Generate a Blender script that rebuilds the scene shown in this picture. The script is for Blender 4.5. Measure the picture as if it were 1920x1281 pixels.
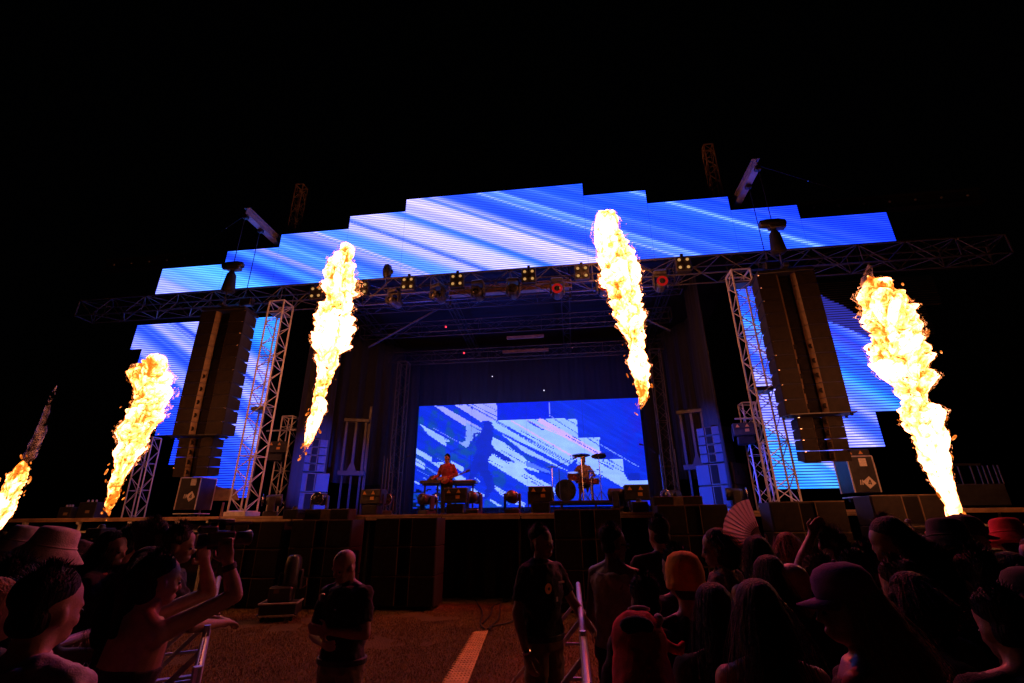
# Night concert stage: screens, truss, line arrays, flame jets, crowd at the barriers.
import bpy, math, random
import numpy as np
from mathutils import Matrix, Vector, Euler

for _o in list(bpy.data.objects):
    bpy.data.objects.remove(_o)
SC = bpy.context.scene
COL = SC.collection
RND = random.Random(7)
rng = np.random.default_rng(11)
R = math.radians

# ------------------------------------------------------------------ camera
CAM_Z = 1.9
_f, (_p, _r, _y) = 866.8175, (R(21.145), R(0.5432), R(6.9988))
_cy, _sy, _cp, _sp = math.cos(_y), math.sin(_y), math.cos(_p), math.sin(_p)
FW = np.array([-_sy * _cp, _cy * _cp, _sp]); _rt = np.array([_cy, _sy, 0.0]); _up = np.cross(_rt, FW)
RT = math.cos(_r) * _rt - math.sin(_r) * _up
UP = math.cos(_r) * _up + math.sin(_r) * _rt
EYE = np.array([0.0, 0.0, CAM_Z])
cam_data = bpy.data.cameras.new('camera'); cam = bpy.data.objects.new('camera', cam_data); COL.objects.link(cam)
cam_data.sensor_width = 36.0; cam_data.lens = _f / 1920 * 36; cam_data.clip_start = 0.05; cam_data.clip_end = 3000
cam.matrix_world = Matrix(((RT[0], UP[0], -FW[0], 0), (RT[1], UP[1], -FW[1], 0), (RT[2], UP[2], -FW[2], CAM_Z), (0, 0, 0, 1)))
SC.camera = cam

# ------------------------------------------------------------------ world: clear night
world = bpy.data.worlds.new('World'); SC.world = world; world.use_nodes = True
_n = world.node_tree.nodes; _bg = _n['Background']
_sky = _n.new('ShaderNodeTexSky'); _sky.sky_type = 'NISHITA'; _sky.sun_disc = False
_sky.sun_elevation = R(-4.0); _sky.sun_rotation = R(200)
world.node_tree.links.new(_sky.outputs['Color'], _bg.inputs['Color']); _bg.inputs['Strength'].default_value = 0.012

# ------------------------------------------------------------------ render / exposure
SC.view_settings.view_transform = 'Standard'; SC.view_settings.look = 'None'
SC.view_settings.exposure = 0.0; SC.view_settings.gamma = 1.0; SC.view_settings.use_curve_mapping = False
RED_POWER = 760.0; BLUE_POWER = 6500.0
cy = SC.cycles
SC.render.engine = 'CYCLES'
cy.use_denoising = True
try: cy.denoiser = 'OPENIMAGEDENOISE'
except Exception: pass
cy.max_bounces = 3; cy.diffuse_bounces = 1; cy.glossy_bounces = 2; cy.transmission_bounces = 2; cy.transparent_max_bounces = 12
cy.volume_bounces = 0
cy.caustics_reflective = False; cy.caustics_refractive = False; cy.sample_clamp_indirect = 4.0; cy.use_light_tree = True


# ------------------------------------------------------------------ places in the photograph -> points in the place
def ray(x, y): return FW + RT * (x - 960) / _f - UP * (y - 640.5) / _f
def at(x, y, Y):
    "the point at depth Y (metres up-stage of the camera) seen at photograph pixel x, y"
    d = ray(x, y); return EYE + d * (Y / d[1])
def atz(x, y, z):
    d = ray(x, y); return EYE + d * ((z - CAM_Z) / d[2])
def gz(x, y):
    "height of the ground: flat under the crowd, rising a little to the foot of the stage"
    t = np.clip((np.asarray(y, float) - 4.0) / 5.0, 0, 1)
    return 0.26 * t * t * (3 - 2 * t)


# ------------------------------------------------------------------ noise
def _hash(i, j, k, seed):
    with np.errstate(over='ignore'):
        h = (i.astype(np.int64) * 374761393 + j.astype(np.int64) * 668265263 + k.astype(np.int64) * 2147483647 + seed * 1274126177) & 0xFFFFFFFF
        h = ((h ^ (h >> 13)) * 1274126177) & 0xFFFFFFFF
        return ((h ^ (h >> 16)) & 0xFFFF) / 65535.0
def vnoise(p, seed=0):
    p = np.asarray(p, float); i = np.floor(p); f = p - i; u = f * f * (3 - 2 * f)
    x, y, z = i[..., 0], i[..., 1], i[..., 2]; a, b, c = u[..., 0], u[..., 1], u[..., 2]
    L = lambda s, t, w: s + (t - s) * w
    return L(L(L(_hash(x, y, z, seed), _hash(x + 1, y, z, seed), a), L(_hash(x, y + 1, z, seed), _hash(x + 1, y + 1, z, seed), a), b),
             L(L(_hash(x, y, z + 1, seed), _hash(x + 1, y, z + 1, seed), a), L(_hash(x, y + 1, z + 1, seed), _hash(x + 1, y + 1, z + 1, seed), a), b), c)
def fbm(p, o=4, seed=0, g=0.5):
    s, w, t = 0.0, 1.0, 0.0
    for k in range(o):
        s = s + w * vnoise(np.asarray(p) * 2.03 ** k, seed + k); t += w; w *= g
    return s / t


# ------------------------------------------------------------------ materials
def srgb(r, g, b):
    c = np.array([r, g, b], float) / 255.0
    return tuple(np.where(c <= 0.04045, c / 12.92, ((c + 0.055) / 1.055) ** 2.4))
MATS = {}
def mat(name, col, rough=0.6, metal=0.0, var=0.25, scale=6.0, bump=0.0, bscale=40.0, col2=None, spec=0.5, sheen=0.0):
    m = bpy.data.materials.new(name); m.use_nodes = True; nt = m.node_tree; N = nt.nodes; Lk = nt.links
    b = N['Principled BSDF']; b.inputs['Roughness'].default_value = rough; b.inputs['Metallic'].default_value = metal
    b.inputs['Specular IOR Level'].default_value = spec
    if sheen: b.inputs['Sheen Weight'].default_value = sheen
    tc = N.new('ShaderNodeTexCoord')
    no = N.new('ShaderNodeTexNoise'); no.inputs['Scale'].default_value = scale; no.inputs['Detail'].default_value = 6; no.inputs['Roughness'].default_value = 0.65
    Lk.new(tc.outputs['Object'], no.inputs['Vector'])
    cr = N.new('ShaderNodeValToRGB'); c = np.array(col); c2 = np.array(col2) if col2 is not None else c * (1 - var)
    cr.color_ramp.elements[0].position = 0.35; cr.color_ramp.elements[1].position = 0.65
    cr.color_ramp.elements[0].color = (*c2, 1); cr.color_ramp.elements[1].color = (*(c if col2 is not None else np.minimum(c * (1 + var), 1)), 1)
    Lk.new(no.outputs['Fac'], cr.inputs['Fac']); Lk.new(cr.outputs['Color'], b.inputs['Base Color'])
    mr = N.new('ShaderNodeMapRange'); mr.inputs['To Min'].default_value = max(rough - 0.12, 0.05); mr.inputs['To Max'].default_value = min(rough + 0.12, 1)
    Lk.new(no.outputs['Fac'], mr.inputs['Value']); Lk.new(mr.outputs['Result'], b.inputs['Roughness'])
    if bump:
        n2 = N.new('ShaderNodeTexNoise'); n2.inputs['Scale'].default_value = bscale; n2.inputs['Detail'].default_value = 4
        Lk.new(tc.outputs['Object'], n2.inputs['Vector'])
        bp = N.new('ShaderNodeBump'); bp.inputs['Strength'].default_value = bump; bp.inputs['Distance'].default_value = 0.02
        Lk.new(n2.outputs['Fac'], bp.inputs['Height']); Lk.new(bp.outputs['Normal'], b.inputs['Normal'])
    MATS[name] = m; return m
def emit(name, col, strength):
    m = bpy.data.materials.new(name); m.use_nodes = True; nt = m.node_tree
    nt.nodes.clear(); e = nt.nodes.new('ShaderNodeEmission'); o = nt.nodes.new('ShaderNodeOutputMaterial')
    e.inputs['Color'].default_value = (*col, 1); e.inputs['Strength'].default_value = strength
    nt.links.new(e.outputs[0], o.inputs['Surface']); MATS[name] = m; return m
def emit_attr(name, attr, strength):
    m = bpy.data.materials.new(name); m.use_nodes = True; nt = m.node_tree
    nt.nodes.clear(); e = nt.nodes.new('ShaderNodeEmission'); o = nt.nodes.new('ShaderNodeOutputMaterial')
    a = nt.nodes.new('ShaderNodeAttribute'); a.attribute_name = attr
    nt.links.new(a.outputs['Color'], e.inputs['Color']); e.inputs['Strength'].default_value = strength
    nt.links.new(e.outputs[0], o.inputs['Surface']); MATS[name] = m; return m

mat('alu', (0.60, 0.56, 0.52), 0.45, 0.25, 0.2, 9)
mat('alu_dull', (0.085, 0.08, 0.078), 0.5, 0.4, 0.3, 7)
mat('steel', (0.07, 0.068, 0.066), 0.45, 0.8, 0.35, 5)
mat('black_metal', (0.022, 0.022, 0.024), 0.45, 0.3, 0.4, 8)
mat('black_box', (0.03, 0.03, 0.032), 0.55, 0.0, 0.4, 6, 0.3, 120)
mat('grille', (0.018, 0.014, 0.011), 0.7, 0.0, 0.3, 10, 0.4, 260, spec=0.15)
mat('grille_dark', (0.008, 0.007, 0.007), 0.8, 0.0, 0.3, 10, 0.4, 260, spec=0.1)
mat('ridge', (0.13, 0.085, 0.05), 0.55, 0.0, 0.3, 12)
mat('speaker_side', (0.022, 0.025, 0.036), 0.6, 0.1, 0.3, 8)
mat('fill_grille_blue_lit', (0.010, 0.014, 0.04), 0.55, 0.1, 0.15, 10, 0.3, 240)  # grey grille under blue stage light: that blue is put into its colour
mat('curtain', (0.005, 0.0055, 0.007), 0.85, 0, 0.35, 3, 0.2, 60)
mat('curtain_blue_lit', (0.012, 0.014, 0.028), 0.85, 0, 0.3, 3, 0.2, 60)  # blue of the stage wash put into the drape colour
mat('wood', (0.30, 0.19, 0.10), 0.6, 0, 0.3, 4, 0.2, 30)
mat('ply', (0.42, 0.30, 0.18), 0.65, 0, 0.25, 5, 0.2, 40)
mat('deck', (0.03, 0.03, 0.03), 0.5, 0, 0.3, 4, 0.2, 60)
mat('plastic', (0.04, 0.04, 0.045), 0.35, 0, 0.3, 8)
mat('sticker_amber', (0.85, 0.42, 0.10), 0.5, 0, 0.1, 20)
mat('sticker_white', (0.75, 0.70, 0.62), 0.6, 0, 0.15, 30)
mat('sticker_ink', (0.02, 0.02, 0.02), 0.6)
mat('lens_glass', (0.02, 0.02, 0.03), 0.08, 0.0, 0.1, 5, spec=1.0)
mat('chrome', (0.7, 0.7, 0.7), 0.18, 1.0, 0.1, 5)
mat('cymbal', (0.55, 0.38, 0.14), 0.25, 1.0, 0.2, 14)
mat('drum_shell', (0.28, 0.05, 0.05), 0.3, 0.1, 0.3, 8)
mat('drum_skin', (0.6, 0.58, 0.55), 0.6, 0, 0.1, 8)
mat('rubber', (0.02, 0.02, 0.02), 0.7)
mat('mat_strip', (0.85, 0.56, 0.16), 0.55, 0, 0.18, 5, 0.7, 55)
mat('barrier', (0.52, 0.50, 0.50), 0.35, 0.75, 0.25, 10)


# ------------------------------------------------------------------ mesh building
def rotz(a): c, s = math.cos(a), math.sin(a); return np.array([[c, -s, 0], [s, c, 0], [0, 0, 1.0]])
def rotx(a): c, s = math.cos(a), math.sin(a); return np.array([[1.0, 0, 0], [0, c, -s], [0, s, c]])
def roty(a): c, s = math.cos(a), math.sin(a); return np.array([[c, 0, s], [0, 1.0, 0], [-s, 0, c]])
def frame(d, hint=(0, 0, 1)):
    d = np.asarray(d, float); d = d / np.linalg.norm(d); h = np.asarray(hint, float)
    if abs(d @ h) > 0.98: h = np.array([1.0, 0, 0]) if abs(d[0]) < 0.9 else np.array([0, 1.0, 0])
    a = np.cross(h, d); a /= np.linalg.norm(a); b = np.cross(d, a); return np.stack([a, b, d], 1)

class MB:
    def __init__(s): s.v = []; s.f = []; s.n = 0; s.mi = []; s.m = 0
    def add(s, v, f):
        v = np.asarray(v, float).reshape(-1, 3); s.v.append(v); k = s.n
        s.f.extend([tuple(int(i) + k for i in q) for q in f]); s.mi.extend([s.m] * len(f)); s.n += len(v); return s
    def box(s, c, sz, M=None, ch=0.0):
        h = np.asarray(sz, float) / 2
        if ch <= 0:
            v = np.array([[x, y, z] for x in (-1, 1) for y in (-1, 1) for z in (-1, 1)]) * h
            f = [(0, 1, 3, 2), (4, 6, 7, 5), (0, 4, 5, 1), (2, 3, 7, 6), (0, 2, 6, 4), (1, 5, 7, 3)]
        else:
            ch = min(ch, h.min() * 0.9); v = []; ix = {}
            for x in (-1, 1):
                for y in (-1, 1):
                    for z in (-1, 1):
                        for a in range(3):
                            q = np.array([x, y, z]) * h
                            for b in range(3):
                                if b != a: q[b] -= ch * (x, y, z)[b]
                            ix[x, y, z, a] = len(v); v.append(q)
            f = []
            for a in range(3):
                b, c2 = (a + 1) % 3, (a + 2) % 3
                for sg in (-1, 1):
                    q = []
                    for sb, sc_ in ((-1, -1), (1, -1), (1, 1), (-1, 1)):
                        k = [0, 0, 0]; k[a] = sg; k[b] = sb; k[c2] = sc_; q.append(ix[k[0], k[1], k[2], a])
                    f.append(tuple(q if sg > 0 else q[::-1]))
                for sb in (-1, 1):
                    for sc_ in (-1, 1):
                        k0 = [0, 0, 0]; k1 = [0, 0, 0]; k0[a] = -1; k1[a] = 1; k0[b] = k1[b] = sb; k0[c2] = k1[c2] = sc_
                        q = (ix[(*k0, b)], ix[(*k1, b)], ix[(*k1, c2)], ix[(*k0, c2)]); f.append(q if sb * sc_ > 0 else q[::-1])
            for x in (-1, 1):
                for y in (-1, 1):
                    for z in (-1, 1):
                        q = (ix[x, y, z, 0], ix[x, y, z, 1], ix[x, y, z, 2]); f.append(q if x * y * z > 0 else q[::-1])
            v = np.array(v)
        if M is not None: v = v @ np.asarray(M).T
        return s.add(v + np.asarray(c, float), f)
    def beam(s, p0, p1, w, h, ch=0.0, hint=(0, 0, 1)):
        p0, p1 = np.asarray(p0, float), np.asarray(p1, float); d = p1 - p0
        return s.box((p0 + p1) / 2, (w, h, np.linalg.norm(d)), frame(d, hint), ch)
    def tube(s, p0, p1, r0, r1=None, n=8, caps=True):
        return s.path([p0, p1], [r0, r0 if r1 is None else r1], n, caps)
    def path(s, pts, r, n=8, caps=True):
        pts = np.asarray(pts, float); r = np.broadcast_to(np.asarray(r, float), (len(pts),)); k = len(pts)
        a = np.arange(n) * 2 * math.pi / n; circ = np.stack([np.cos(a), np.sin(a), 0 * a], 1); V = []
        F = None
        for i in range(k):
            d = pts[min(i + 1, k - 1)] - pts[max(i - 1, 0)]
            if np.linalg.norm(d) < 1e-9: d = np.array([0, 0, 1.0])
            if F is None: F = frame(d)
            else:
                d = d / np.linalg.norm(d); x = F[:, 0] - d * (F[:, 0] @ d)
                x = x / np.linalg.norm(x) if np.linalg.norm(x) > 1e-6 else frame(d)[:, 0]; F = np.stack([x, np.cross(d, x), d], 1)
            V.append(pts[i] + (circ * r[i]) @ F.T)
        f = [(i * n + j, i * n + (j + 1) % n, (i + 1) * n + (j + 1) % n, (i + 1) * n + j) for i in range(k - 1) for j in range(n)]
        if caps: f += [tuple(range(n - 1, -1, -1)), tuple((k - 1) * n + j for j in range(n))]
        return s.add(np.concatenate(V), f)
    def lathe(s, prof, n=20, M=None, o=(0, 0, 0), ax=1.0, ay=1.0):
        a = np.arange(n) * 2 * math.pi / n; V = np.concatenate([np.stack([r * ax * np.cos(a), r * ay * np.sin(a), 0 * a + z], 1) for r, z in prof]); k = len(prof)
        f = [(i * n + j, i * n + (j + 1) % n, (i + 1) * n + (j + 1) % n, (i + 1) * n + j) for i in range(k - 1) for j in range(n)]
        f += [tuple(range(n - 1, -1, -1)), tuple((k - 1) * n + j for j in range(n))]
        if M is not None: V = V @ np.asarray(M).T
        return s.add(V + np.asarray(o, float), f)
    def ell(s, c, r, M=None, nu=14, nv=9):
        r = np.broadcast_to(np.asarray(r, float), (3,)); t = np.linspace(0.02, math.pi - 0.02, nv)
        a = np.arange(nu) * 2 * math.pi / nu
        V = np.concatenate([np.stack([np.sin(q) * np.cos(a), np.sin(q) * np.sin(a), 0 * a - np.cos(q)], 1) for q in t]) * r
        f = [(i * nu + j, i * nu + (j + 1) % nu, (i + 1) * nu + (j + 1) % nu, (i + 1) * nu + j) for i in range(nv - 1) for j in range(nu)]
        f += [tuple(range(nu - 1, -1, -1)), tuple((nv - 1) * nu + j for j in range(nu))]
        if M is not None: V = V @ np.asarray(M).T
        return s.add(V + np.asarray(c, float), f)
    def cap(s, p0, p1, r0, r1, n=10):
        p0, p1 = np.asarray(p0, float), np.asarray(p1, float); d = p1 - p0; L = np.linalg.norm(d); u = d / L
        t = np.array([-0.98, -0.8, -0.45]); pts, rr = [], []
        for q in t: pts.append(p0 + u * r0 * q); rr.append(r0 * math.sqrt(1 - q * q))
        pts += [p0, p0 + d * .5, p1]; rr += [r0, (r0 + r1) / 2, r1]
        for q in -t[::-1]: pts.append(p1 + u * r1 * q); rr.append(r1 * math.sqrt(1 - q * q))
        return s.path(pts, rr, n)
    def prism(s, poly, y0, y1, M=None, o=(0, 0, 0)):
        "polygon in x,z extruded along y"
        p = np.asarray(poly, float); n = len(p)
        V = np.concatenate([np.stack([p[:, 0], np.full(n, y), p[:, 1]], 1) for y in (y0, y1)])
        if M is not None: V = V @ np.asarray(M).T
        f = [tuple(range(n)), tuple(range(2 * n - 1, n - 1, -1))] + [((j + 1) % n, j, n + j, n + (j + 1) % n) for j in range(n)]
        return s.add(V + np.asarray(o, float), f)
    def xf(s, fn):
        s.v = [fn(v) for v in s.v]; return s
    def mesh(s, name, mats, smooth=False):
        me = bpy.data.meshes.new(name); me.from_pydata(np.concatenate(s.v).tolist() if s.v else [], [], s.f)
        for m in (mats if isinstance(mats, (list, tuple)) else [mats]): me.materials.append(MATS[m] if isinstance(m, str) else m)
        if isinstance(mats, (list, tuple)) and len(mats) > 1: me.polygons.foreach_set('material_index', np.array(s.mi, np.int32))
        if smooth: me.polygons.foreach_set('use_smooth', np.ones(len(me.polygons), bool))
        me.update(); return me

BASE = {}                                            # where a thing modelled in place has its base
def props(o, label=None, cat=None, group=None, kind=None):
    for k, v in (('label', label), ('category', cat), ('group', group), ('kind', kind)):
        if v: o[k] = v
    return o
def thing(name, label, cat, loc=(0, 0, 0), rz=0.0, group=None):
    o = bpy.data.objects.new(name, None); COL.objects.link(o); o.empty_display_size = 0.2
    o.location = [float(q) for q in loc]; o.rotation_euler = (0, 0, rz); BASE[o.name] = np.asarray(loc, float)
    return props(o, label, cat, group)
def part(name, mb, m, parent=None, world=False, smooth=False, **kw):
    if world and parent is not None:
        off = BASE[parent.name]; mb.xf(lambda v: v - off)
    me = mb.mesh(name, m, smooth) if isinstance(mb, MB) else mb
    o = bpy.data.objects.new(name, me); COL.objects.link(o)
    if parent is not None: o.parent = parent; BASE[o.name] = BASE.get(parent.name, np.zeros(3))
    return props(o, **kw)
_UNIT = {}
def rod(parent, p0, p1, r, m='alu', name='brace', n=7, world=True):
    "a straight tube as an object of its own; alike tubes share one mesh"
    key = (m, n)
    if key not in _UNIT: _UNIT[key] = MB().tube((0, 0, 0), (0, 0, 1), 1.0, n=n).mesh('rod', m, False)
    p0, p1 = np.asarray(p0, float), np.asarray(p1, float)
    if world: b = BASE[parent.name]; p0 = p0 - b; p1 = p1 - b
    d = p1 - p0; L = float(np.linalg.norm(d)); F = frame(d)
    o = bpy.data.objects.new(name, _UNIT[key]); COL.objects.link(o); o.parent = parent
    M = Matrix([[F[i][0] * r, F[i][1] * r, F[i][2] * L, p0[i]] for i in range(3)] + [[0, 0, 0, 1]])
    o.matrix_local = M; BASE[o.name] = BASE.get(parent.name, np.zeros(3)); return o
def copy_tree(o, parent=None):
    c = o.copy(); COL.objects.link(c); c.parent = parent
    if parent is not None: c.matrix_parent_inverse = o.matrix_parent_inverse
    for ch in KIDS.get(o.name, []): copy_tree(ch, c)
    return c
KIDS = {}
def remember(o):
    "note a finished thing's parts so that it can be copied"
    for q in COL.objects:
        if q.parent is not None: KIDS.setdefault(q.parent.name, [])
    ch = [q for q in COL.objects if q.parent == o]; KIDS[o.name] = ch
    for q in ch: remember_sub(q)
    return o
def remember_sub(q): KIDS[q.name] = [z for z in COL.objects if z.parent == q]
def place(proto, loc, rz, label, first=False):
    o = proto if first else copy_tree(proto)
    o.location = [float(q) for q in loc]; o.rotation_euler = (0, 0, rz); o['label'] = label; return o
# ================================================================== ground
mg = bpy.data.materials.new('turf'); mg.use_nodes = True
_nt = mg.node_tree; _N = _nt.nodes; _b = _N['Principled BSDF']; _b.inputs['Roughness'].default_value = 0.95
_tc = _N.new('ShaderNodeTexCoord'); _n1 = _N.new('ShaderNodeTexNoise'); _n1.inputs['Scale'].default_value = 1.1; _n1.inputs['Detail'].default_value = 9; _n1.inputs['Roughness'].default_value = 0.7
_n2 = _N.new('ShaderNodeTexNoise'); _n2.inputs['Scale'].default_value = 38; _n2.inputs['Detail'].default_value = 5
_c1 = _N.new('ShaderNodeValToRGB'); _e = _c1.color_ramp.elements
_e[0].position = 0.3; _e[0].color = (0.045, 0.028, 0.011, 1); _e[1].position = 0.72; _e[1].color = (0.19, 0.12, 0.042, 1)
_mx = _N.new('ShaderNodeMath'); _mx.operation = 'ADD'; _mh = _N.new('ShaderNodeMath'); _mh.operation = 'MULTIPLY'; _mh.inputs[1].default_value = 0.5
for a, b in ((_tc.outputs['Object'], _n1.inputs['Vector']), (_tc.outputs['Object'], _n2.inputs['Vector']), (_n1.outputs['Fac'], _mx.inputs[0]), (_n2.outputs['Fac'], _mx.inputs[1]), (_mx.outputs[0], _mh.inputs[0]), (_mh.outputs[0], _c1.inputs['Fac']), (_c1.outputs['Color'], _b.inputs['Base Color'])): _nt.links.new(a, b)
_bp = _N.new('ShaderNodeBump'); _bp.inputs['Strength'].default_value = 0.8; _bp.inputs['Distance'].default_value = 0.03; _nt.links.new(_n2.outputs['Fac'], _bp.inputs['Height']); _nt.links.new(_bp.outputs['Normal'], _b.inputs['Normal'])
MATS['turf'] = mg
_xs = np.concatenate([[-900, -300, -100, -40], np.arange(-20, 20.1, 0.5), [40, 100, 300, 900]]); _ys = np.concatenate([[-900, -200, -50, -10], np.arange(-4, 24.1, 0.5), [40, 100, 300, 900]])
_gx, _gy = np.meshgrid(_xs, _ys); _g = MB()
_g.add(np.stack([_gx, _gy, gz(_gx, _gy)], -1).reshape(-1, 3), [(j * len(_xs) + i, j * len(_xs) + i + 1, (j + 1) * len(_xs) + i + 1, (j + 1) * len(_xs) + i) for j in range(len(_ys) - 1) for i in range(len(_xs) - 1)])
part('ground', _g, 'turf', smooth=True, kind='structure', label='trampled brown festival turf in front of the stage')

# short grass of the pit, uncountable
mat('grass_blade', (0.32, 0.20, 0.062), 0.9, 0, 0.4, 2.5, spec=0.15)
n = 260000
bx = rng.uniform(-9.5, 1.6, n); by = 2.6 + 8.4 * rng.random(n) ** 1.15
keep = (bx < by * 0.16 + 0.35) & (bx > -by * 0.95 - 0.9); bx, by = bx[keep], by[keep]; n = len(bx)
dens = fbm(np.stack([bx * 1.3, by * 1.3, 0 * bx], -1), 3, 5); k = dens > 0.33; bx, by = bx[k], by[k]; n = len(bx)
a = rng.uniform(0, 2 * math.pi, n); hgt = rng.uniform(0.012, 0.034, n); w = rng.uniform(0.003, 0.006, n); tl = rng.uniform(0.0, 0.03, n); ta = rng.uniform(0, 2 * math.pi, n)
z0 = gz(bx, by) - 0.002
V = np.stack([np.stack([bx - np.cos(a) * w, by - np.sin(a) * w, z0], -1), np.stack([bx + np.cos(a) * w, by + np.sin(a) * w, z0], -1), np.stack([bx + np.cos(ta) * tl, by + np.sin(ta) * tl, z0 + hgt], -1)], 1).reshape(-1, 3)
me = bpy.data.meshes.new('grass'); me.vertices.add(3 * n); me.vertices.foreach_set('co', V.ravel()); me.loops.add(3 * n); me.loops.foreach_set('vertex_index', np.arange(3 * n, dtype=np.int32))
me.polygons.add(n); me.polygons.foreach_set('loop_start', np.arange(0, 3 * n, 3, dtype=np.int32)); me.update(calc_edges=True); me.materials.append(MATS['grass_blade'])
part('grass', me, None, kind='stuff', label='short worn grass of the pit in front of the stage')

# ================================================================== trusses
mat('mast_steel', (0.45, 0.33, 0.25), 0.5, 0.3, 0.3, 6)
def box_truss(t, p0, p1, wu, wv, bay, hint=(0, 0, 1), cr=0.025, br=0.013, m='alu', cross=False, ends=True):
    "square truss from p0 to p1: four chords and zig-zag braces, each a rod of its own"
    p0, p1 = np.asarray(p0, float), np.asarray(p1, float); d = p1 - p0; L = np.linalg.norm(d); F = frame(d, hint)
    cs = [F[:, 0] * sx * wu / 2 + F[:, 1] * sy * wv / 2 for sx, sy in ((-1, -1), (1, -1), (1, 1), (-1, 1))]
    for c in cs: rod(t, p0 + c, p1 + c, cr, m, 'chord')
    nb = max(1, int(round(L / bay))); q = [p0 + d * i / nb for i in range(nb + 1)]
    for fi in range(4):
        A, B = cs[fi], cs[(fi + 1) % 4]
        for i in range(nb):
            if (i + fi) % 2: rod(t, q[i] + A, q[i + 1] + B, br, m, 'brace', 6)
            else: rod(t, q[i] + B, q[i + 1] + A, br, m, 'brace', 6)
            if i % 2 == 0 and (cross or i % 4 == 0): rod(t, q[i] + A, q[i] + B, br, m, 'brace', 6)
        rod(t, q[-1] + A, q[-1] + B, cr, m, 'end_bar', 6)
        rod(t, q[0] + A, q[0] + B, cr, m, 'end_bar', 6)

CX = -2.13                                      # middle of the stage
DECK = 2.05
t = thing('front_truss', 'long silver lighting truss running under the stepped top screen', 'truss', (CX, 12.2, 8.5))
box_truss(t, (-15.85, 12.2, 8.54), (11.65, 12.2, 8.54), 0.6, 0.55, 0.6, m='alu_dull', cr=0.024, br=0.014)
for sx, lab in ((-1, 'left lattice truss tower standing on the stage beside the hanging speakers'), (1, 'right lattice truss tower standing on the stage beside the hanging speakers')):
    xx = -8.68 if sx < 0 else 4.86
    t = thing('truss_tower', lab, 'truss tower', (xx, 12.0, DECK), group='main truss towers')
    box_truss(t, (xx, 12.0, DECK + 0.12), (xx, 12.0, 8.24), 0.48, 0.48, 0.36, hint=(0, 1, 0), cr=0.026, br=0.012, m='alu')
    part('base_plate', MB().box((xx, 12.0, DECK + 0.06), (0.62, 0.62, 0.12), ch=0.01), 'alu', t, world=True)
    for zz in (4.9, 7.9): part('sleeve_block', MB().box((xx, 12.0, zz), (0.4, 0.4, 0.1), ch=0.01), 'alu_dull', t, world=True)
for sx, x, y, z0, z1 in ((-1, -8.72, 13.5, DECK, 5.0), (1, 4.97, 13.5, DECK, 4.9)):
    t = thing('side_truss_mast', ('left' if sx < 0 else 'right') + ' short lattice mast behind the main tower carrying a strobe box', 'truss', (x, y, z0), group='short lattice masts')
    box_truss(t, (x, y, z0), (x, y, z1), 0.34, 0.34, 0.34, hint=(0, 1, 0), cr=0.022, br=0.01, m='alu')
    part('cross_tube', MB().tube((x - 0.45 * sx, y - 0.2, z1 - 0.45), (x + 0.6 * sx, y - 0.2, z1 - 0.45), 0.024), 'alu', t, world=True)
for x, lab in ((-6.85, 'left rear lattice tower beside the back screen'), (3.52, 'right rear lattice tower beside the back screen')):
    t = thing('rear_truss_tower', lab, 'truss tower', (x, 18.0, DECK), group='rear truss towers')
    box_truss(t, (x, 18.0, DECK), (x, 18.0, 8.2), 0.4, 0.4, 0.4, hint=(0, 1, 0), cr=0.024, br=0.011, m='alu_dull')
for x, lab in ((-9.85, 'left lattice mast rising above the top screen'), (5.33, 'right lattice mast rising above the top screen')):
    t = thing('roof_mast', lab, 'mast', (x, 13.5, 10.5), group='masts above the roof')
    box_truss(t, (x, 13.5, 10.5), (x, 13.5, 14.1), 0.3, 0.3, 0.33, hint=(0, 1, 0), cr=0.022, br=0.011, m='mast_steel', cross=True)
for sx in (-1, 1):                              # dark roof edge beams that show beyond the ends of the header
    x0, x1 = (-17.0, -10.5) if sx < 0 else (6.2, 12.75)
    t = thing('roof_edge_beam', ('left' if sx < 0 else 'right') + ' dark riveted roof beam jutting out past the top screen', 'beam', (x0, 13.2, 10.7), group='roof edge beams')
    part('web', MB().box(((x0 + x1) / 2, 13.2, 10.95), (x1 - x0, 0.03, 0.42)), 'black_metal', t, world=True)
    for zz in (10.73, 11.18): part('flange', MB().box(((x0 + x1) / 2, 13.2, zz), (x1 - x0, 0.24, 0.035)), 'black_metal', t, world=True)
    for i in range(9): rod(t, (x0 + 0.35 + i * (x1 - x0 - 0.7) / 8, 13.16, 11.0), (x0 + 0.35 + i * (x1 - x0 - 0.7) / 8, 13.19, 11.0), 0.035, 'alu', 'bolt')
    t = thing('roof_end_truss', ('left' if sx < 0 else 'right') + ' end frame of the roof grid behind the front truss', 'truss', (x0, 13.6, 8.8), group='roof end frames')
    xa, xb = (-16.6, -9.6) if sx < 0 else (5.4, 12.5)
    box_truss(t, (xa, 13.7, 9.35), (xb, 13.7, 9.35), 0.7, 0.7, 0.9, m='steel', cr=0.03, br=0.018)
    xe = xa + 0.4 if sx < 0 else xb - 0.4
    for q in (xe, xe + (2.6 if sx < 0 else -2.6)):
        rod(t, (q, 12.55, 8.6), (q, 13.4, 9.05), 0.02, 'steel'); rod(t, (q, 12.55, 9.05), (q, 13.4, 9.65), 0.02, 'steel')

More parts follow.
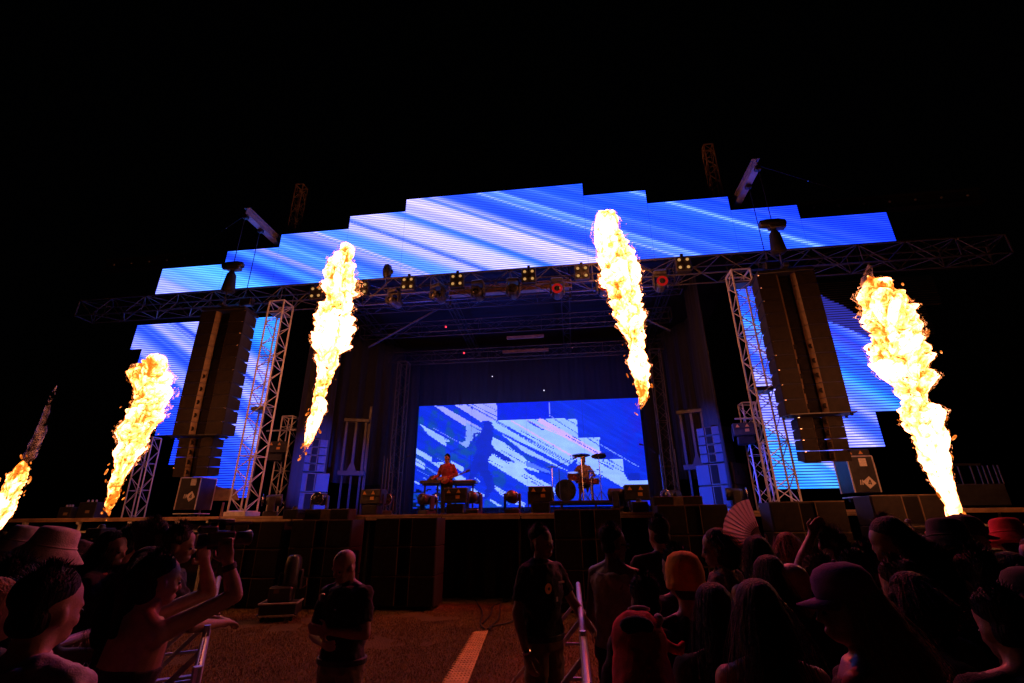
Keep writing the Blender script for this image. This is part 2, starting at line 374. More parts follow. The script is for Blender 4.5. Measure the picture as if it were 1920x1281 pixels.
# ================================================================== stage platform
st = thing('stage', 'wide black festival stage with a plywood front edge and dark skirt', 'stage', (CX, 11.0, 0.26))
def sp(name, mb, m, **k): return part(name, mb, m, st, world=True, **k)
for i in range(8):
    for j in range(5):
        sp('deck_panel', MB().box((-8.5 + 1.82 * (i + .5), 11.06 + 2 * (j + .5), DECK - 0.04), (1.81, 1.99, 0.08)), 'deck')
for i in range(8):
    x = -8.5 + 1.82 * (i + .5)
    sp('fascia_board', MB().box((x, 11.0, DECK - 0.03), (1.805, 0.045, 0.05), ch=0.004), 'ply')
    sp('fascia_board', MB().box((x + 0.03, 10.995, DECK - 0.093), (1.78, 0.05, 0.062), ch=0.004), 'ply')
for i in range(9): rod(st, (-8.4 + i * 1.79, 11.2, 0.2), (-8.4 + i * 1.79, 11.2, DECK - 0.13), 0.03, 'alu_dull', 'leg')
sk = MB(); nx = 240; X = np.linspace(-8.5, 6.0, nx); fo = 0.05 * np.sin(X * 13) + 0.03 * np.sin(X * 31 + 1)
sk.add(np.concatenate([np.stack([X, 11.75 + fo * (1 + q * .3), np.full(nx, z)], 1) for q, z in ((0, DECK - 0.15), (1, 1.1), (2, 0.2))]), [(k * nx + i, k * nx + i + 1, (k + 1) * nx + i + 1, (k + 1) * nx + i) for k in range(2) for i in range(nx - 1)])
sp('skirt', sk, 'curtain', smooth=True)

# scaffold wings either side
def wing(x0, x1, posts, lab):
    t = thing('scaffold_platform', lab, 'scaffold', ((x0 + x1) / 2, 11.5, 0.26), group='scaffold platforms beside the stage')
    part('deck', MB().box(((x0 + x1) / 2, 12.4, DECK - 0.04), (x1 - x0, 2.8, 0.07)), 'deck', t, world=True)
    part('edge_beam', MB().box(((x0 + x1) / 2, 10.98, DECK - 0.045), (x1 - x0, 0.05, 0.09), ch=0.006), 'wood', t, world=True)
    for x in posts:
        for y in (11.05, 12.4): rod(t, (x, y, 0.2), (x, y, DECK - 0.08), 0.035 if y < 12 else 0.026, 'alu', 'post')
        part('clamp', MB().box((x, 11.02, DECK - 0.1), (0.1, 0.1, 0.1), ch=0.01), 'alu', t, world=True)
    for a, b in zip(posts[:-1], posts[1:]):
        for y in (11.05, 12.4): rod(t, (a, y, 1.72), (b, y, 1.72), 0.024, 'alu', 'ledger')
        rod(t, (a, 11.05, 1.3), (b, 11.05, 1.3), 0.02, 'alu', 'ledger')
        m = a + (b - a) * 0.42; rod(t, (a, 11.08, 1.25), (m, 11.08, 1.7), 0.018, 'alu', 'diagonal_brace')
        rod(t, (a, 12.4, 0.5), (b, 12.4, 1.7), 0.018, 'alu_dull', 'diagonal_brace'); rod(t, (m, 11.6, 0.3), (m, 11.6, 1.7), 0.02, 'alu_dull', 'post')
    for x in posts: rod(t, (x, 11.05, 1.72), (x, 12.4, 1.72), 0.02, 'alu', 'ledger')
wing(-18.6, -8.52, [-18.4, -15.6, -13.9, -12.35, -10.9, -9.6, -8.8], 'left scaffold platform with tubular posts under a dark deck')
wing(5.95, 14.5, [6.15, 7.75, 9.5, 11.3, 13.2], 'right scaffold platform with tubular posts under a dark deck')

# ================================================================== roof, drapes
roof = thing('stage_roof', 'dark stage roof of trusses and beams above the band', 'roof', (CX, 16.5, 9.6))
rp = lambda name, mb, m, **k: part(name, mb, m, roof, world=True, **k)
cn = MB(); cn.add([(-10.5, 12.7, 10.5), (6.3, 12.7, 10.5), (6.3, 21.5, 9.9), (-10.5, 21.5, 9.9)], [(0, 1, 2, 3)]); cn.add([(-10.5, 12.7, 10.56), (6.3, 12.7, 10.56), (6.3, 21.5, 9.96), (-10.5, 21.5, 9.96)], [(3, 2, 1, 0)])
rp('canopy', cn, 'curtain')
for y, z in ((14.6, 9.3), (16.6, 9.1), (18.6, 8.6)):
    t = thing('roof_truss', {14.6: 'dark roof truss nearest the front truss, crossing above the band', 16.6: 'dark middle roof truss crossing above the band', 18.6: 'dark rear roof truss crossing above the back screen'}[y], 'truss', (CX, y, z), group='cross trusses under the roof')
    box_truss(t, (-8.2, y, z), (4.0, y, z), 0.45, 0.45, 0.6, m='steel', cr=0.022, br=0.011)
for x in (-7.9, -4.2, 0.1, 3.7):
    t = thing('roof_rafter', {-7.9: 'leftmost dark lengthwise rafter truss of the stage roof', -4.2: 'second dark lengthwise rafter truss from the left in the roof', 0.1: 'third dark lengthwise rafter truss from the left in the roof', 3.7: 'rightmost dark lengthwise rafter truss of the stage roof'}[x], 'truss', (x, 13, 9.7), group='lengthwise rafters')
    box_truss(t, (x, 12.8, 9.75), (x, 20.5, 9.35), 0.3, 0.3, 0.7, m='steel', cr=0.02, br=0.011)
for (xa, za, xb, zb, y, lab) in ((-7.2, 7.9, -4.6, 9.3, 15.2, 'left dark diagonal strut slanting up to the roof'), (1.4, 9.3, 3.6, 7.9, 15.2, 'right dark diagonal strut slanting down from the roof')):
    t = thing('roof_strut', lab, 'strut', (xa, y, za), group='diagonal roof struts'); rod(t, (xa, y, za), (xb, y, zb), 0.04, 'steel', 'tube')
A, B = at(842, 549, 13.3), at(1072, 535, 13.3)
t = thing('roof_girder', 'brown steel girder hanging behind the middle of the front truss', 'girder', ((A + B) / 2))
zc = (A[2] + B[2]) / 2 + 0.02
mat('girder_paint', (0.20, 0.12, 0.07), 0.5, 0.2, 0.3, 5)
part('web', MB().box(((A[0] + B[0]) / 2, 13.3, zc), (B[0] - A[0], 0.03, 0.24)), 'girder_paint', t, world=True)
for dz in (-0.135, 0.135): part('flange', MB().box(((A[0] + B[0]) / 2, 13.3, zc + dz), (B[0] - A[0], 0.2, 0.03)), 'girder_paint', t, world=True)
for x in (A[0] + .06, B[0] - .06): rod(t, (x, 13.3, zc - .5), (x, 13.3, 10.4), 0.035, 'steel', 'hanger')
for px, py, Y, w, lab in ((985, 632, 17.2, 1.5, 'upper brown roof purlin glowing orange above the back screen'), (985, 658, 17.9, 1.9, 'lower brown roof purlin glowing orange above the back screen')):
    c = at(px, py, Y); t = thing('roof_purlin', lab, 'beam', c, group='roof purlins'); part('plank', MB().box(c, (w, 0.08, 0.13), ch=0.01), 'girder_paint', t, world=True)

def drape(name, lab, p0, p1, z0, z1, m, amp=0.09, freq=5.0, group='stage drapes'):
    p0, p1 = np.array(p0, float), np.array(p1, float); L = np.linalg.norm(p1 - p0); nx, nz = int(L * 22), 10
    s = np.linspace(0, L, nx); d = (p1 - p0) / L; nrm = np.array([-d[1], d[0]]); mb = MB(); V = []
    for k in range(nz):
        v = k / (nz - 1); f = amp * (0.4 + 0.6 * (1 - v)) * (np.sin(s * freq * 2 + 0.7 * np.sin(s * 1.7 + v)) + 0.4 * np.sin(s * freq * 5.3 + 2 * v))
        xy = p0 + s[:, None] * d + f[:, None] * nrm; V.append(np.column_stack([xy, np.full(nx, z0 + (z1 - z0) * v) + 0.02 * np.sin(s * 3)]))
    mb.add(np.concatenate(V), [(k * nx + i, k * nx + i + 1, (k + 1) * nx + i + 1, (k + 1) * nx + i) for k in range(nz - 1) for i in range(nx - 1)])
    me = mb.mesh(name, m, True); o = part(name, me, None, label=lab, cat='drape', group=group)
    md = o.modifiers.new('cloth_thickness', 'SOLIDIFY'); md.thickness = 0.006; return o
drape('drape', 'black drape behind the back screen', (-10.5, 20.9), (6.3, 20.9), DECK, 9.9, 'curtain')
drape('drape', 'left black wing drape beside the main tower', (-8.1, 13.0), (-8.1, 15.0), DECK, 9.2, 'curtain')
drape('drape', 'left blue-lit rear wing drape beside the back screen', (-9.2, 16.6), (-7.3, 18.9), DECK + 1.2, 9.2, 'curtain_blue_lit')
drape('drape', 'blue-lit drape close to the left edge of the back screen', (-7.6, 20.2), (-6.9, 20.3), DECK, 8.8, 'curtain_blue_lit')
drape('drape', 'right black wing drape beside the main tower', (4.2, 13.4), (4.2, 15.2), DECK, 9.2, 'curtain')
drape('drape', 'right blue-lit rear wing drape beside the back screen', (5.2, 16.6), (3.9, 18.9), DECK + 1.2, 9.2, 'curtain_blue_lit')
drape('drape', 'blue-lit drape close to the right edge of the back screen', (3.2, 20.3), (4.3, 20.2), DECK, 8.8, 'curtain_blue_lit')

# ================================================================== LED screens
mled = emit_attr('led_light', 'led', 1.0)
mat('led_back', (0.05, 0.035, 0.025), 0.6, 0.2, 0.3, 6)
def screen(t, Y, sections, pitch, seg, fill, paint):
    for (x0, x1, z0, z1) in sections:
        part('panel_frame', MB().box(((x0 + x1) / 2, Y + 0.06, (z0 + z1) / 2), (x1 - x0 - .004, 0.08, z1 - z0 - .004)), 'led_back', t, world=True)
        nr = int(round((z1 - z0) / pitch)); ns = max(1, int(round((x1 - x0) / seg)))
        zc = z0 + (np.arange(nr) + .5) * (z1 - z0) / nr; h = (z1 - z0) / nr * fill / 2; xe = np.linspace(x0 + .003, x1 - .003, ns + 1)
        V = []; F = []; Cc = []; k = 0
        for z in zc:
            V.append(np.stack([np.stack([xe, np.full(ns + 1, y), np.full(ns + 1, zz)], 1) for y, zz in ((Y + 0.018, z - h), (Y, z - h), (Y, z + h), (Y + 0.018, z + h))]).reshape(-1, 3))
            xm = (xe[:-1] + xe[1:]) / 2; pz = (z1 - z0) / nr; c = paint(xm, np.full(ns, z)) if pitch < .06 else sum(paint(xm, np.full(ns, z + q * pz)) for q in (-.36, -.12, .12, .36)) / 4
            for b in range(3):
                i = np.arange(ns); F.append(np.stack([k + b * (ns + 1) + i, k + b * (ns + 1) + i + 1, k + (b + 1) * (ns + 1) + i + 1, k + (b + 1) * (ns + 1) + i], 1)); Cc.append(c * (1.0 if b == 1 else 0.35))
            k += 4 * (ns + 1)
        V = np.concatenate(V) - BASE[t.name]; F = np.concatenate(F); Cc = np.concatenate(Cc)
        me = bpy.data.meshes.new('led_panel'); me.vertices.add(len(V)); me.vertices.foreach_set('co', V.ravel()); me.loops.add(F.size); me.loops.foreach_set('vertex_index', F.ravel().astype(np.int32))
        me.polygons.add(len(F)); me.polygons.foreach_set('loop_start', np.arange(0, F.size, 4, dtype=np.int32)); me.update(calc_edges=True)
        at_ = me.color_attributes.new('led', 'FLOAT_COLOR', 'CORNER'); at_.data.foreach_set('color', np.repeat(np.column_stack([Cc, np.ones(len(Cc))]), 4, 0).astype(np.float32).ravel())
        me.materials.append(mled); part('led_panel', me, None, t)
def led(c):
    "sRGB as seen -> light given off; the blue diodes run far past white"
    c = np.asarray(c, float) / 255; l = np.where(c <= 0.04045, c / 12.92, ((c + 0.055) / 1.055) ** 2.4)
    l[..., 2] = l[..., 2] * (1 + 2.4 * np.clip(l[..., 2] - 0.15, 0, 1)); l[..., 0] *= 1.6; l[..., 1] *= 1.5; return l
def streaks(tab, Y, slope, seed, amp=0.16, freq=7.0):
    P = np.array([at(x, y, Y) for x, y, *_ in tab]); s = P[:, 2] + slope * P[:, 0]; o = np.argsort(s); s = s[o]; c = np.array([r[2:] for r in tab], float)[o]
    def fn(X, Z):
        q = Z + slope * X + 0.10 * (vnoise(np.stack([X * .25, Z * .25, 0 * X], -1), seed) - .5)
        col = np.stack([np.interp(q, s, c[:, k]) for k in range(3)], -1)
        nz = fbm(np.stack([q * freq, X * 0.12, 0 * X], -1), 3, seed + 3) - .5; n2 = vnoise(np.stack([q * freq * 3, X * 0.2, 0 * X], -1), seed + 9) - .5
        col = col + (nz * 2 * amp + n2 * amp * .5)[:, None] * np.array([230., 190., 60.]) * (0.35 + col[:, :1] / 200)
        return np.clip(col + np.array([16., 30., 0.]), 4, 255)
    return fn
z1 = lambda zx, zy: (280 + zx * .375, 330 + zy * .375)
z2 = lambda zx, zy: (1000 + zx * .375, 330 + zy * .375)
_h1 = [(60, 500, 110, 145, 255), (100, 530, 150, 150, 255), (200, 500, 80, 145, 255), (330, 500, 70, 160, 255), (400, 480, 75, 165, 255), (425, 445, 25, 75, 240), (560, 480, 12, 35, 215), (590, 470, 15, 45, 222), (620, 455, 55, 120, 250), (645, 450, 70, 140, 255), (675, 440, 35, 80, 240),
       (695, 415, 165, 150, 255), (720, 412, 50, 105, 250), (780, 390, 75, 135, 255), (840, 350, 35, 75, 238), (880, 310, 165, 150, 255), (900, 310, 60, 110, 250), (1040, 360, 205, 170, 255), (1062, 355, 60, 115, 250), (1100, 330, 75, 125, 255), (1130, 310, 150, 145, 255), (1160, 290, 165, 155, 255),
       (1180, 290, 35, 70, 232), (1215, 300, 30, 65, 230), (1240, 310, 165, 155, 255), (1300, 300, 195, 178, 255), (1350, 270, 190, 175, 255), (1390, 262, 150, 150, 255), (1420, 250, 45, 95, 242), (1462, 255, 40, 85, 238), (1490, 250, 170, 160, 255), (1540, 230, 190, 172, 255), (1570, 190, 180, 165, 255), (1600, 185, 50, 85, 238),
       (1625, 180, 150, 145, 252), (1650, 160, 28, 60, 228), (1720, 150, 22, 50, 225), (1770, 130, 45, 85, 240), (1790, 135, 150, 165, 255), (1810, 130, 55, 95, 242), (1860, 105, 25, 55, 232)]
_h2 = [(60, 90, 60, 95, 245), (120, 140, 25, 60, 236), (170, 190, 110, 145, 255), (200, 190, 28, 65, 238), (330, 200, 22, 58, 238), (420, 190, 30, 68, 240), (560, 190, 20, 55, 238), (640, 130, 40, 85, 245), (720, 150, 120, 160, 255), (750, 150, 95, 140, 255), (790, 150, 25, 60, 240), (950, 150, 18, 50, 238), (1150, 190, 20, 48, 238), (1400, 220, 14, 40, 236), (1600, 250, 10, 34, 228), (1780, 300, 8, 30, 222)]
paint_head = streaks([(*z1(a, b), r, g, bl) for a, b, r, g, bl in _h1] + [(*z2(a, b), r, g, bl) for a, b, r, g, bl in _h2], 12.4, 0.49, 21)
D = 12.4; HW = [0.23888 * D, 0.39625 * D, 0.59105 * D, 0.74348 * D, 0.9312 * D]; ZT = [CAM_Z + q * D for q in (0.82466, 0.78543, 0.74435, 0.70345, 0.66339)]; ZB = CAM_Z + 0.58413 * D
secs = [(CX - HW[0], CX + HW[0], ZB, ZT[0])]
for i in range(4): secs += [(CX - HW[i + 1], CX - HW[i], ZB, ZT[i + 1]), (CX + HW[i], CX + HW[i + 1], ZB, ZT[i + 1])]
t = thing('header_screen', 'wide stepped LED screen of blue and white streaks above the stage', 'screen', (CX, D, ZB))
screen(t, D, secs, 0.0714, 0.055, 0.68, lambda X, Z: led(paint_head(X, Z)))

z3 = lambda zx, zy: (230 + zx / 3.56, 580 + zy / 3.56)
z4 = lambda zx, zy: (1390 + zx / 2.911, 500 + zy / 2.911)
_l = [(60, 270, 30, 60, 235), (110, 120, 22, 52, 232), (190, 115, 85, 105, 248), (210, 160, 30, 62, 235), (300, 130, 110, 122, 250), (345, 130, 120, 130, 252), (400, 120, 14, 38, 220), (425, 180, 30, 60, 235), (470, 150, 135, 145, 255), (420, 330, 60, 85, 245), (400, 420, 115, 125, 252), (400, 530, 95, 108, 248), (330, 560, 25, 58, 235),
      (300, 600, 18, 46, 228), (890, 80, 40, 135, 250), (900, 180, 45, 150, 250), (880, 250, 18, 85, 225), (900, 290, 20, 80, 222), (890, 350, 165, 150, 245), (840, 480, 120, 125, 250), (820, 560, 165, 155, 250), (790, 700, 75, 95, 248), (770, 800, 140, 135, 250), (760, 900, 45, 70, 242), (700, 1000, 22, 52, 238), (680, 1150, 14, 42, 235)]
paint_l = streaks([(*z3(a, b), r, g, bl) for a, b, r, g, bl in _l], 13.2, 0.66, 41, 0.12, 5)
_r = [(60, 200, 35, 90, 245), (260, 860, 120, 115, 250), (330, 1190, 35, 130, 245), (420, 1130, 60, 150, 248), (520, 1100, 165, 155, 250), (560, 1120, 150, 145, 250), (600, 1180, 40, 120, 245), (600, 920, 155, 145, 250), (660, 930, 160, 150, 252), (640, 860, 40, 70, 243), (660, 830, 30, 62, 240), (620, 760, 130, 130, 250), (640, 700, 70, 105, 248), (700, 650, 22, 105, 242), (600, 620, 55, 140, 250), (580, 560, 24, 70, 238), (640, 520, 26, 50, 225), (640, 440, 48, 46, 222), (600, 400, 24, 50, 238), (620, 365, 90, 105, 250), (600, 350, 22, 48, 240)]
paint_r0 = streaks([(*z4(a, b), r, g, bl) for a, b, r, g, bl in _r], 13.2, 0.8, 61, 0.10, 5)
_e0, _e1 = at(*z4(480, 300), 13.2), at(*z4(680, 380), 13.2); _d0, _d1 = at(*z4(430, 150), 13.2), at(*z4(690, 290), 13.2)
def paint_r(X, Z):
    c = led(paint_r0(X, Z)); rag = 0.10 * np.round(2 * (vnoise(np.stack([X * 3, Z * 0, X * 0], -1), 5) - .5), 1)
    ze = _e0[2] + (X - _e0[0]) * (_e1[2] - _e0[2]) / (_e1[0] - _e0[0]); zd = _d0[2] + (X - _d0[0]) * (_d1[2] - _d0[2]) / (_d1[0] - _d0[0]) + rag
    inner = X < _e0[0] - 0.6
    dim = (Z > ze) & ~inner; off = (Z > zd) & ~inner
    c[dim] = led(np.array([40., 42., 150.])) * (0.5 + 0.5 * (X[dim] < 9)[:, None]); c[off] = (0.0006, 0.0004, 0.0004); return c
def side_secs(s):
    out = [(7.33, 12.75, 7.5, 8.42), (7.33, 12.3, 6.62, 7.5), (7.33, 11.55, 5.6, 6.62), (7.33, 10.92, 4.5, 5.6), (7.33, 10.18, 3.58, 4.5), (7.33, 9.25, 2.58, 3.58)]
    return [(CX + a, CX + b, c, d) if s > 0 else (CX - b, CX - a, c, d) for a, b, c, d in out]
t = thing('side_screen', 'left side LED screen with a stepped edge behind the hanging speakers', 'screen', (CX - 10, 13.2, 2.58), group='stepped side screens'); screen(t, 13.2, side_secs(-1), 0.0714, 0.055, 0.64, lambda X, Z: led(paint_l(X, Z)))
t = thing('side_screen', 'right side LED screen, partly dark, with a stepped edge behind the hanging speakers', 'screen', (CX + 10, 13.2, 2.58), group='stepped side screens'); screen(t, 13.2, side_secs(1), 0.0714, 0.055, 0.64, paint_r)

# the back screen: torn diagonal bands, stair-step blocks and a leaning figure
def inpoly(x, y, P):
    P = np.asarray(P, float); r = np.zeros(x.shape, bool); j = len(P) - 1
    for i in range(len(P)):
        with np.errstate(divide='ignore', invalid='ignore'):
            r ^= ((P[i, 1] > y) != (P[j, 1] > y)) & (x < (P[j, 0] - P[i, 0]) * (y - P[i, 1]) / (P[j, 1] - P[i, 1]) + P[i, 0])
        j = i
    return r
BTL, BTR, BBL = at(786, 762, 20), at(1192, 746, 20), at(775, 930, 20)
def paint_back(X, Z):
    Pw = np.stack([X, np.full(X.shape, 20.0), Z], -1) - EYE; dd = Pw @ FW
    x = (960 + _f * (Pw @ RT) / dd - 770) * 4.174; y = (640.5 - _f * (Pw @ UP) / dd - 730) * 4.174
    q = np.stack([x / 60, y / 60, 0 * x], -1); nz = fbm(q * 1.0, 4, 3); sk_ = fbm(np.stack([(y - 0.55 * x) / 14, (x + y) / 400, 0 * x], -1), 3, 8)
    c = np.empty(x.shape + (3,)); c[:] = (12, 48, 196)
    teal = np.clip((nz - .5) * 5, 0, 1)[:, None] * np.clip((1500 - x) / 900, 0.1, 1)[:, None]; c = c * (1 - .85 * teal) + np.array([14, 78, 158]) * .85 * teal
    c += ((sk_ - .5) * 26)[:, None] * np.array([.5, 1, .6])
    vio = np.clip((x - 1500) / 300, 0, 1)[:, None] * np.clip((nz - .45) * 4, 0, 1)[:, None]; c = c * (1 - .5 * vio) + np.array([45, 25, 190]) * .5 * vio
    blk = inpoly(x, y, [(676, 60), (1086, 60), (1086, 238), (676, 242)]); c[blk] = c[blk] * .35 + np.array([4, 26, 200.]) * .65
    jag = 7 * np.round((vnoise(np.stack([x / 9, y / 9, 0 * x], -1), 2) - .5) * 2.2); xj = x + jag; yj = y + jag * .5
    pale = np.array([150, 192, 245.]); lav = np.array([158, 170, 240.]); blue = np.array([15, 54, 205.]); pink = np.array([226, 176, 226.])
    def band(P, col, rag=True):
        m = inpoly(xj if rag else x, yj if rag else y, P); c[m] = np.asarray(col) * (0.93 + 0.14 * nz[m])[:, None]
    band([(185, 130), (265, 140), (560, 310), (545, 335), (430, 290), (260, 185)], lav); band([(345, 125), (430, 118), (600, 235), (560, 262), (450, 190)], lav); band([(440, 118), (672, 108), (676, 240), (600, 248)], lav, False)
    band([(430, 260), (560, 310), (430, 460), (385, 415), (432, 408)], pale * .85); band([(58, 262), (310, 405), (275, 412), (275, 447), (150, 365)], pale); band([(45, 462), (162, 530), (162, 572), (45, 505)], pale, False); band([(40, 540), (112, 580), (112, 634), (38, 592)], pale, False)
    band([(162, 574), (250, 572), (430, 700), (415, 742), (350, 705)], pale, False); band([(310, 555), (420, 612), (402, 645), (330, 600)], pale)
    band([(30, 712), (75, 742), (70, 752), (32, 730)], pale); band([(500, 690), (565, 735), (540, 728)], pale); band([(470, 765), (585, 830), (575, 850), (475, 790)], pale); band([(660, 755), (900, 895), (880, 915), (790, 890), (662, 790)], pale); band([(620, 858), (715, 912), (690, 918), (622, 872)], pale)
    band([(600, 248), (1085, 232), (1290, 228), (1306, 245), (1308, 385), (1478, 378), (1482, 545), (1662, 545), (1666, 655), (1700, 712), (1858, 714), (1860, 790), (1720, 775), (1560, 690), (1300, 545), (1230, 600), (1000, 480), (640, 310)], pale * np.array([1, 1.02, .98]), False)
    band([(640, 300), (1300, 640), (1740, 800), (1700, 812), (1240, 660), (1180, 640), (630, 330)], blue); band([(700, 345), (1250, 650), (1160, 610), (900, 500)], pale); band([(1300, 545), (1730, 775), (1700, 790), (1290, 580)], pale)
    band([(622, 362), (720, 410), (900, 545), (1130, 770), (1130, 835), (980, 800), (720, 640), (600, 565), (612, 512)], pale * 1.05); band([(905, 560), (1090, 640), (1090, 660), (900, 600)], blue * .5 + pale * .5); band([(870, 610), (1130, 690), (1130, 772), (900, 640)], blue)
    for (a, b, w_, col) in (((785, 245), (1300, 545), 13, pink), ((905, 240), (1260, 400), 9, pink), ((1000, 238), (1480, 510), 40, pink), ((660, 250), (1180, 560), 5, blue), ((760, 290), (1300, 600), 4, blue), ((1090, 210), (1310, 350), 6, blue), ((1210, 230), (1310, 285), 6, blue), ((1375, 375), (1480, 445), 8, blue), ((1480, 430), (1790, 610), 6, pale), ((1500, 560), (1670, 650), 6, blue), ((1540, 545), (1662, 620), 5, blue),
                          ((930, 400), (1490, 720), 7, blue), ((480, 118), (676, 215), 6, blue), ((560, 112), (676, 165), 5, blue), ((100, 690), (250, 790), 6, pale * .9), ((1086, 100), (1086, 210), 5, lav), ((1086, 205), (1140, 240), 6, lav), ((170, 300), (420, 440), 4, lav)):
        a = np.array(a, float); d_ = np.array(b, float) - a; L = np.hypot(*d_); u = ((x - a[0]) * d_[0] + (y - a[1]) * d_[1]) / L; v = np.abs((x - a[0]) * -d_[1] + (y - a[1]) * d_[0]) / L
        m = (u > 0) & (u < L) & (v < w_ / 2 * (0.7 + .6 * nz)); c[m] = c[m] * .25 + np.asarray(col) * .75
    fine = vnoise(np.stack([(y - 0.56 * x) / 10.0, (x + y) / 420, 0 * x], -1), 31); gate = vnoise(np.stack([x / 130, y / 90, 0 * x], -1), 33)
    isp = c[:, 0] > 110; m = isp & (fine > .84) & (gate > .35); c[m] = blue; m = ~isp & (fine > .90) & (gate > .62) & (x < 1300); c[m] = c[m] * .5 + pale * .5
    fig = np.array([14, 40, 178.])
    for P in ([(575, 265), (610, 246), (640, 262), (648, 300), (632, 335), (600, 350), (568, 330)], [(560, 325), (640, 330), (636, 440), (655, 470), (612, 560), (600, 600), (640, 690), (664, 768), (600, 850), (565, 865), (600, 770), (560, 690), (535, 640), (500, 690), (470, 790), (440, 850), (410, 840), (450, 720), (470, 640), (410, 645), (470, 590), (520, 470), (500, 430)],
              [(610, 440), (680, 480), (760, 530), (830, 580), (740, 560), (640, 500)], [(520, 450), (400, 465), (310, 495), (340, 470), (430, 455)], [(490, 345), (550, 335), (552, 348), (508, 356), (500, 430), (470, 460), (488, 420)], [(1515, 490), (1580, 490), (1580, 545), (1515, 545)], [(1702, 660), (1792, 660), (1792, 712), (1702, 712)]): band(P, fig)
    low = np.clip((y - 740) / 100, 0, 1) * np.clip((330 - x) / 120, 0, 1) * (fbm(np.stack([x / 30, y / 9, 0 * x], -1), 3, 6) > .5); c[low > .4] *= .25
    c[:, :2] *= 0.94; l = led(np.clip(c, 2, 255)); return l
t = thing('back_screen', 'large LED back screen of torn blue and pale bands with a leaning figure', 'screen', (CX, 20, DECK + .1))
screen(t, 20.0, [(BTL[0] + i * (BTR[0] + .12 - BTL[0]) / 4, BTL[0] + (i + 1) * (BTR[0] + .12 - BTL[0]) / 4, 2.4, 6.78) for i in range(4)], 0.048, 0.048, 0.8, paint_back)
# ================================================================== hanging line arrays
def cab_meshes(W, H, Dp, tag_):
    g = H - 0.008; a, b = 0.33 * W / 2, 0.20 * W / 2
    body = MB(); body.box((0, (.23 + Dp * .95) / 2, -g / 2), (2 * a, Dp * .95 - .23, g * .96))
    for s in (-1, 1):
        q = MB().prism([(s * a, 0), (s * W / 2, 0), (s * W / 2, -g), (s * a, -g)][::s], 0.02, Dp); q.v[0][4:, 0] *= 0.92; q.v[0][4:, 2] = (q.v[0][4:, 2] + g / 2) * 0.82 - g / 2; body.add(q.v[0], q.f)
    gr = {}
    for s in (-1, 1):
        gr[s] = MB().prism([(s * W / 2 * .995, -.006), (s * a, -.006), (s * a, -g + .006), (s * W / 2 * .995, -g + .006)][::-s], 0.0, 0.03)
    rd = {}
    for s in (-1, 1):
        m = MB(); m.add([(s * a, -0.003, -.004), (s * b, .12, -.004), (s * b, .12, -g + .004), (s * a, -0.003, -g + .004), (s * a, .03, -.004), (s * b, .14, -.004), (s * b, .14, -g + .004), (s * a, .03, -g + .004)], [(0, 1, 2, 3), (7, 6, 5, 4), (0, 4, 5, 1), (3, 2, 6, 7), (0, 3, 7, 4), (1, 5, 6, 2)]); rd[s] = m
    wg = MB().box((0, .20, -g / 2), (2 * b, 0.02, g - .01))
    for i in range(3): wg.box((0, .18, -g * (i + .5) / 3), (1.3 * b, 0.02, g * .2))
    pins = {s: MB().box((s * (W / 2 - .03), -.012, -.012), (.045, .03, .022), ch=.004) for s in (-1, 1)}
    ring = {s: MB().lathe([(.055, 0), (.06, .008), (.05, .012), (.03, .004)], 14, rotx(math.pi / 2), (s * (a + b) / 2 * 1.02, .035, -g / 2)) for s in (-1, 1)}
    return dict(body=body.mesh('cabinet', 'speaker_side'), gr={s: gr[s].mesh('grille', 'grille') for s in gr}, rd={s: rd[s].mesh('horn_flare', 'ridge') for s in rd}, wg=wg.mesh('waveguide', 'grille_dark'), pins={s: pins[s].mesh('rigging_pin', 'chrome') for s in pins}, ring={s: ring[s].mesh('driver_ring', 'grille_dark', True) for s in ring})
BIG = cab_meshes(1.34, 0.356, 0.62, 'big'); SMALL = cab_meshes(0.93, 0.25, 0.5, 'small')
def add_cab(t, M, loc, tilt, ring=False):
    c = part('speaker_cabinet', M['body'], None, t); c.location = loc; c.rotation_euler = (tilt, 0, 0)
    for s in (-1, 1):
        part('grille', M['gr'][s], None, c); part('horn_flare', M['rd'][s], None, c); part('rigging_pin', M['pins'][s], None, c)
        if ring: part('driver_ring', M['ring'][s], None, c)
    part('waveguide', M['wg'], None, c); return c
def array(x, y, ztop, rz, label):
    t = thing('line_array', label, 'line array', (x, y, ztop), rz, 'hanging line arrays')
    part('fly_frame', MB().box((0, .3, .06), (1.3, .7, .1), ch=.01).box((0, .3, .15), (.12, 1.0, .1), ch=.01), 'black_metal', t)
    z, yy, tl = 0.0, 0.0, 0.0
    for i in range(10):
        add_cab(t, BIG, (0, yy, z), tl, i > 4); z -= .357 * math.cos(tl); yy += .357 * math.sin(tl); tl += R(0.25)
    part('link_bar', MB().box((0, yy + .05, z - .02), (1.38, .5, .03), ch=.006), 'black_metal', t); z -= .05
    for s in (-1, 1):
        for q in (0, .25): part('rigging_foot', MB().box((s * .66, yy + q, z + .01), (.05, .05, .06), ch=.008), 'steel', t)
    yy += .02
    for i in range(4): add_cab(t, SMALL, (0, yy, z), tl, True); z -= .251 * math.cos(tl); yy += .251 * math.sin(tl); tl += R(1.5)
    return t
array(-9.72, 11.0, 7.62, R(4), 'left hanging line array of dark speakers over the stage edge')
array(5.58, 11.0, 7.64, R(-3), 'right hanging line array of dark speakers over the stage edge')

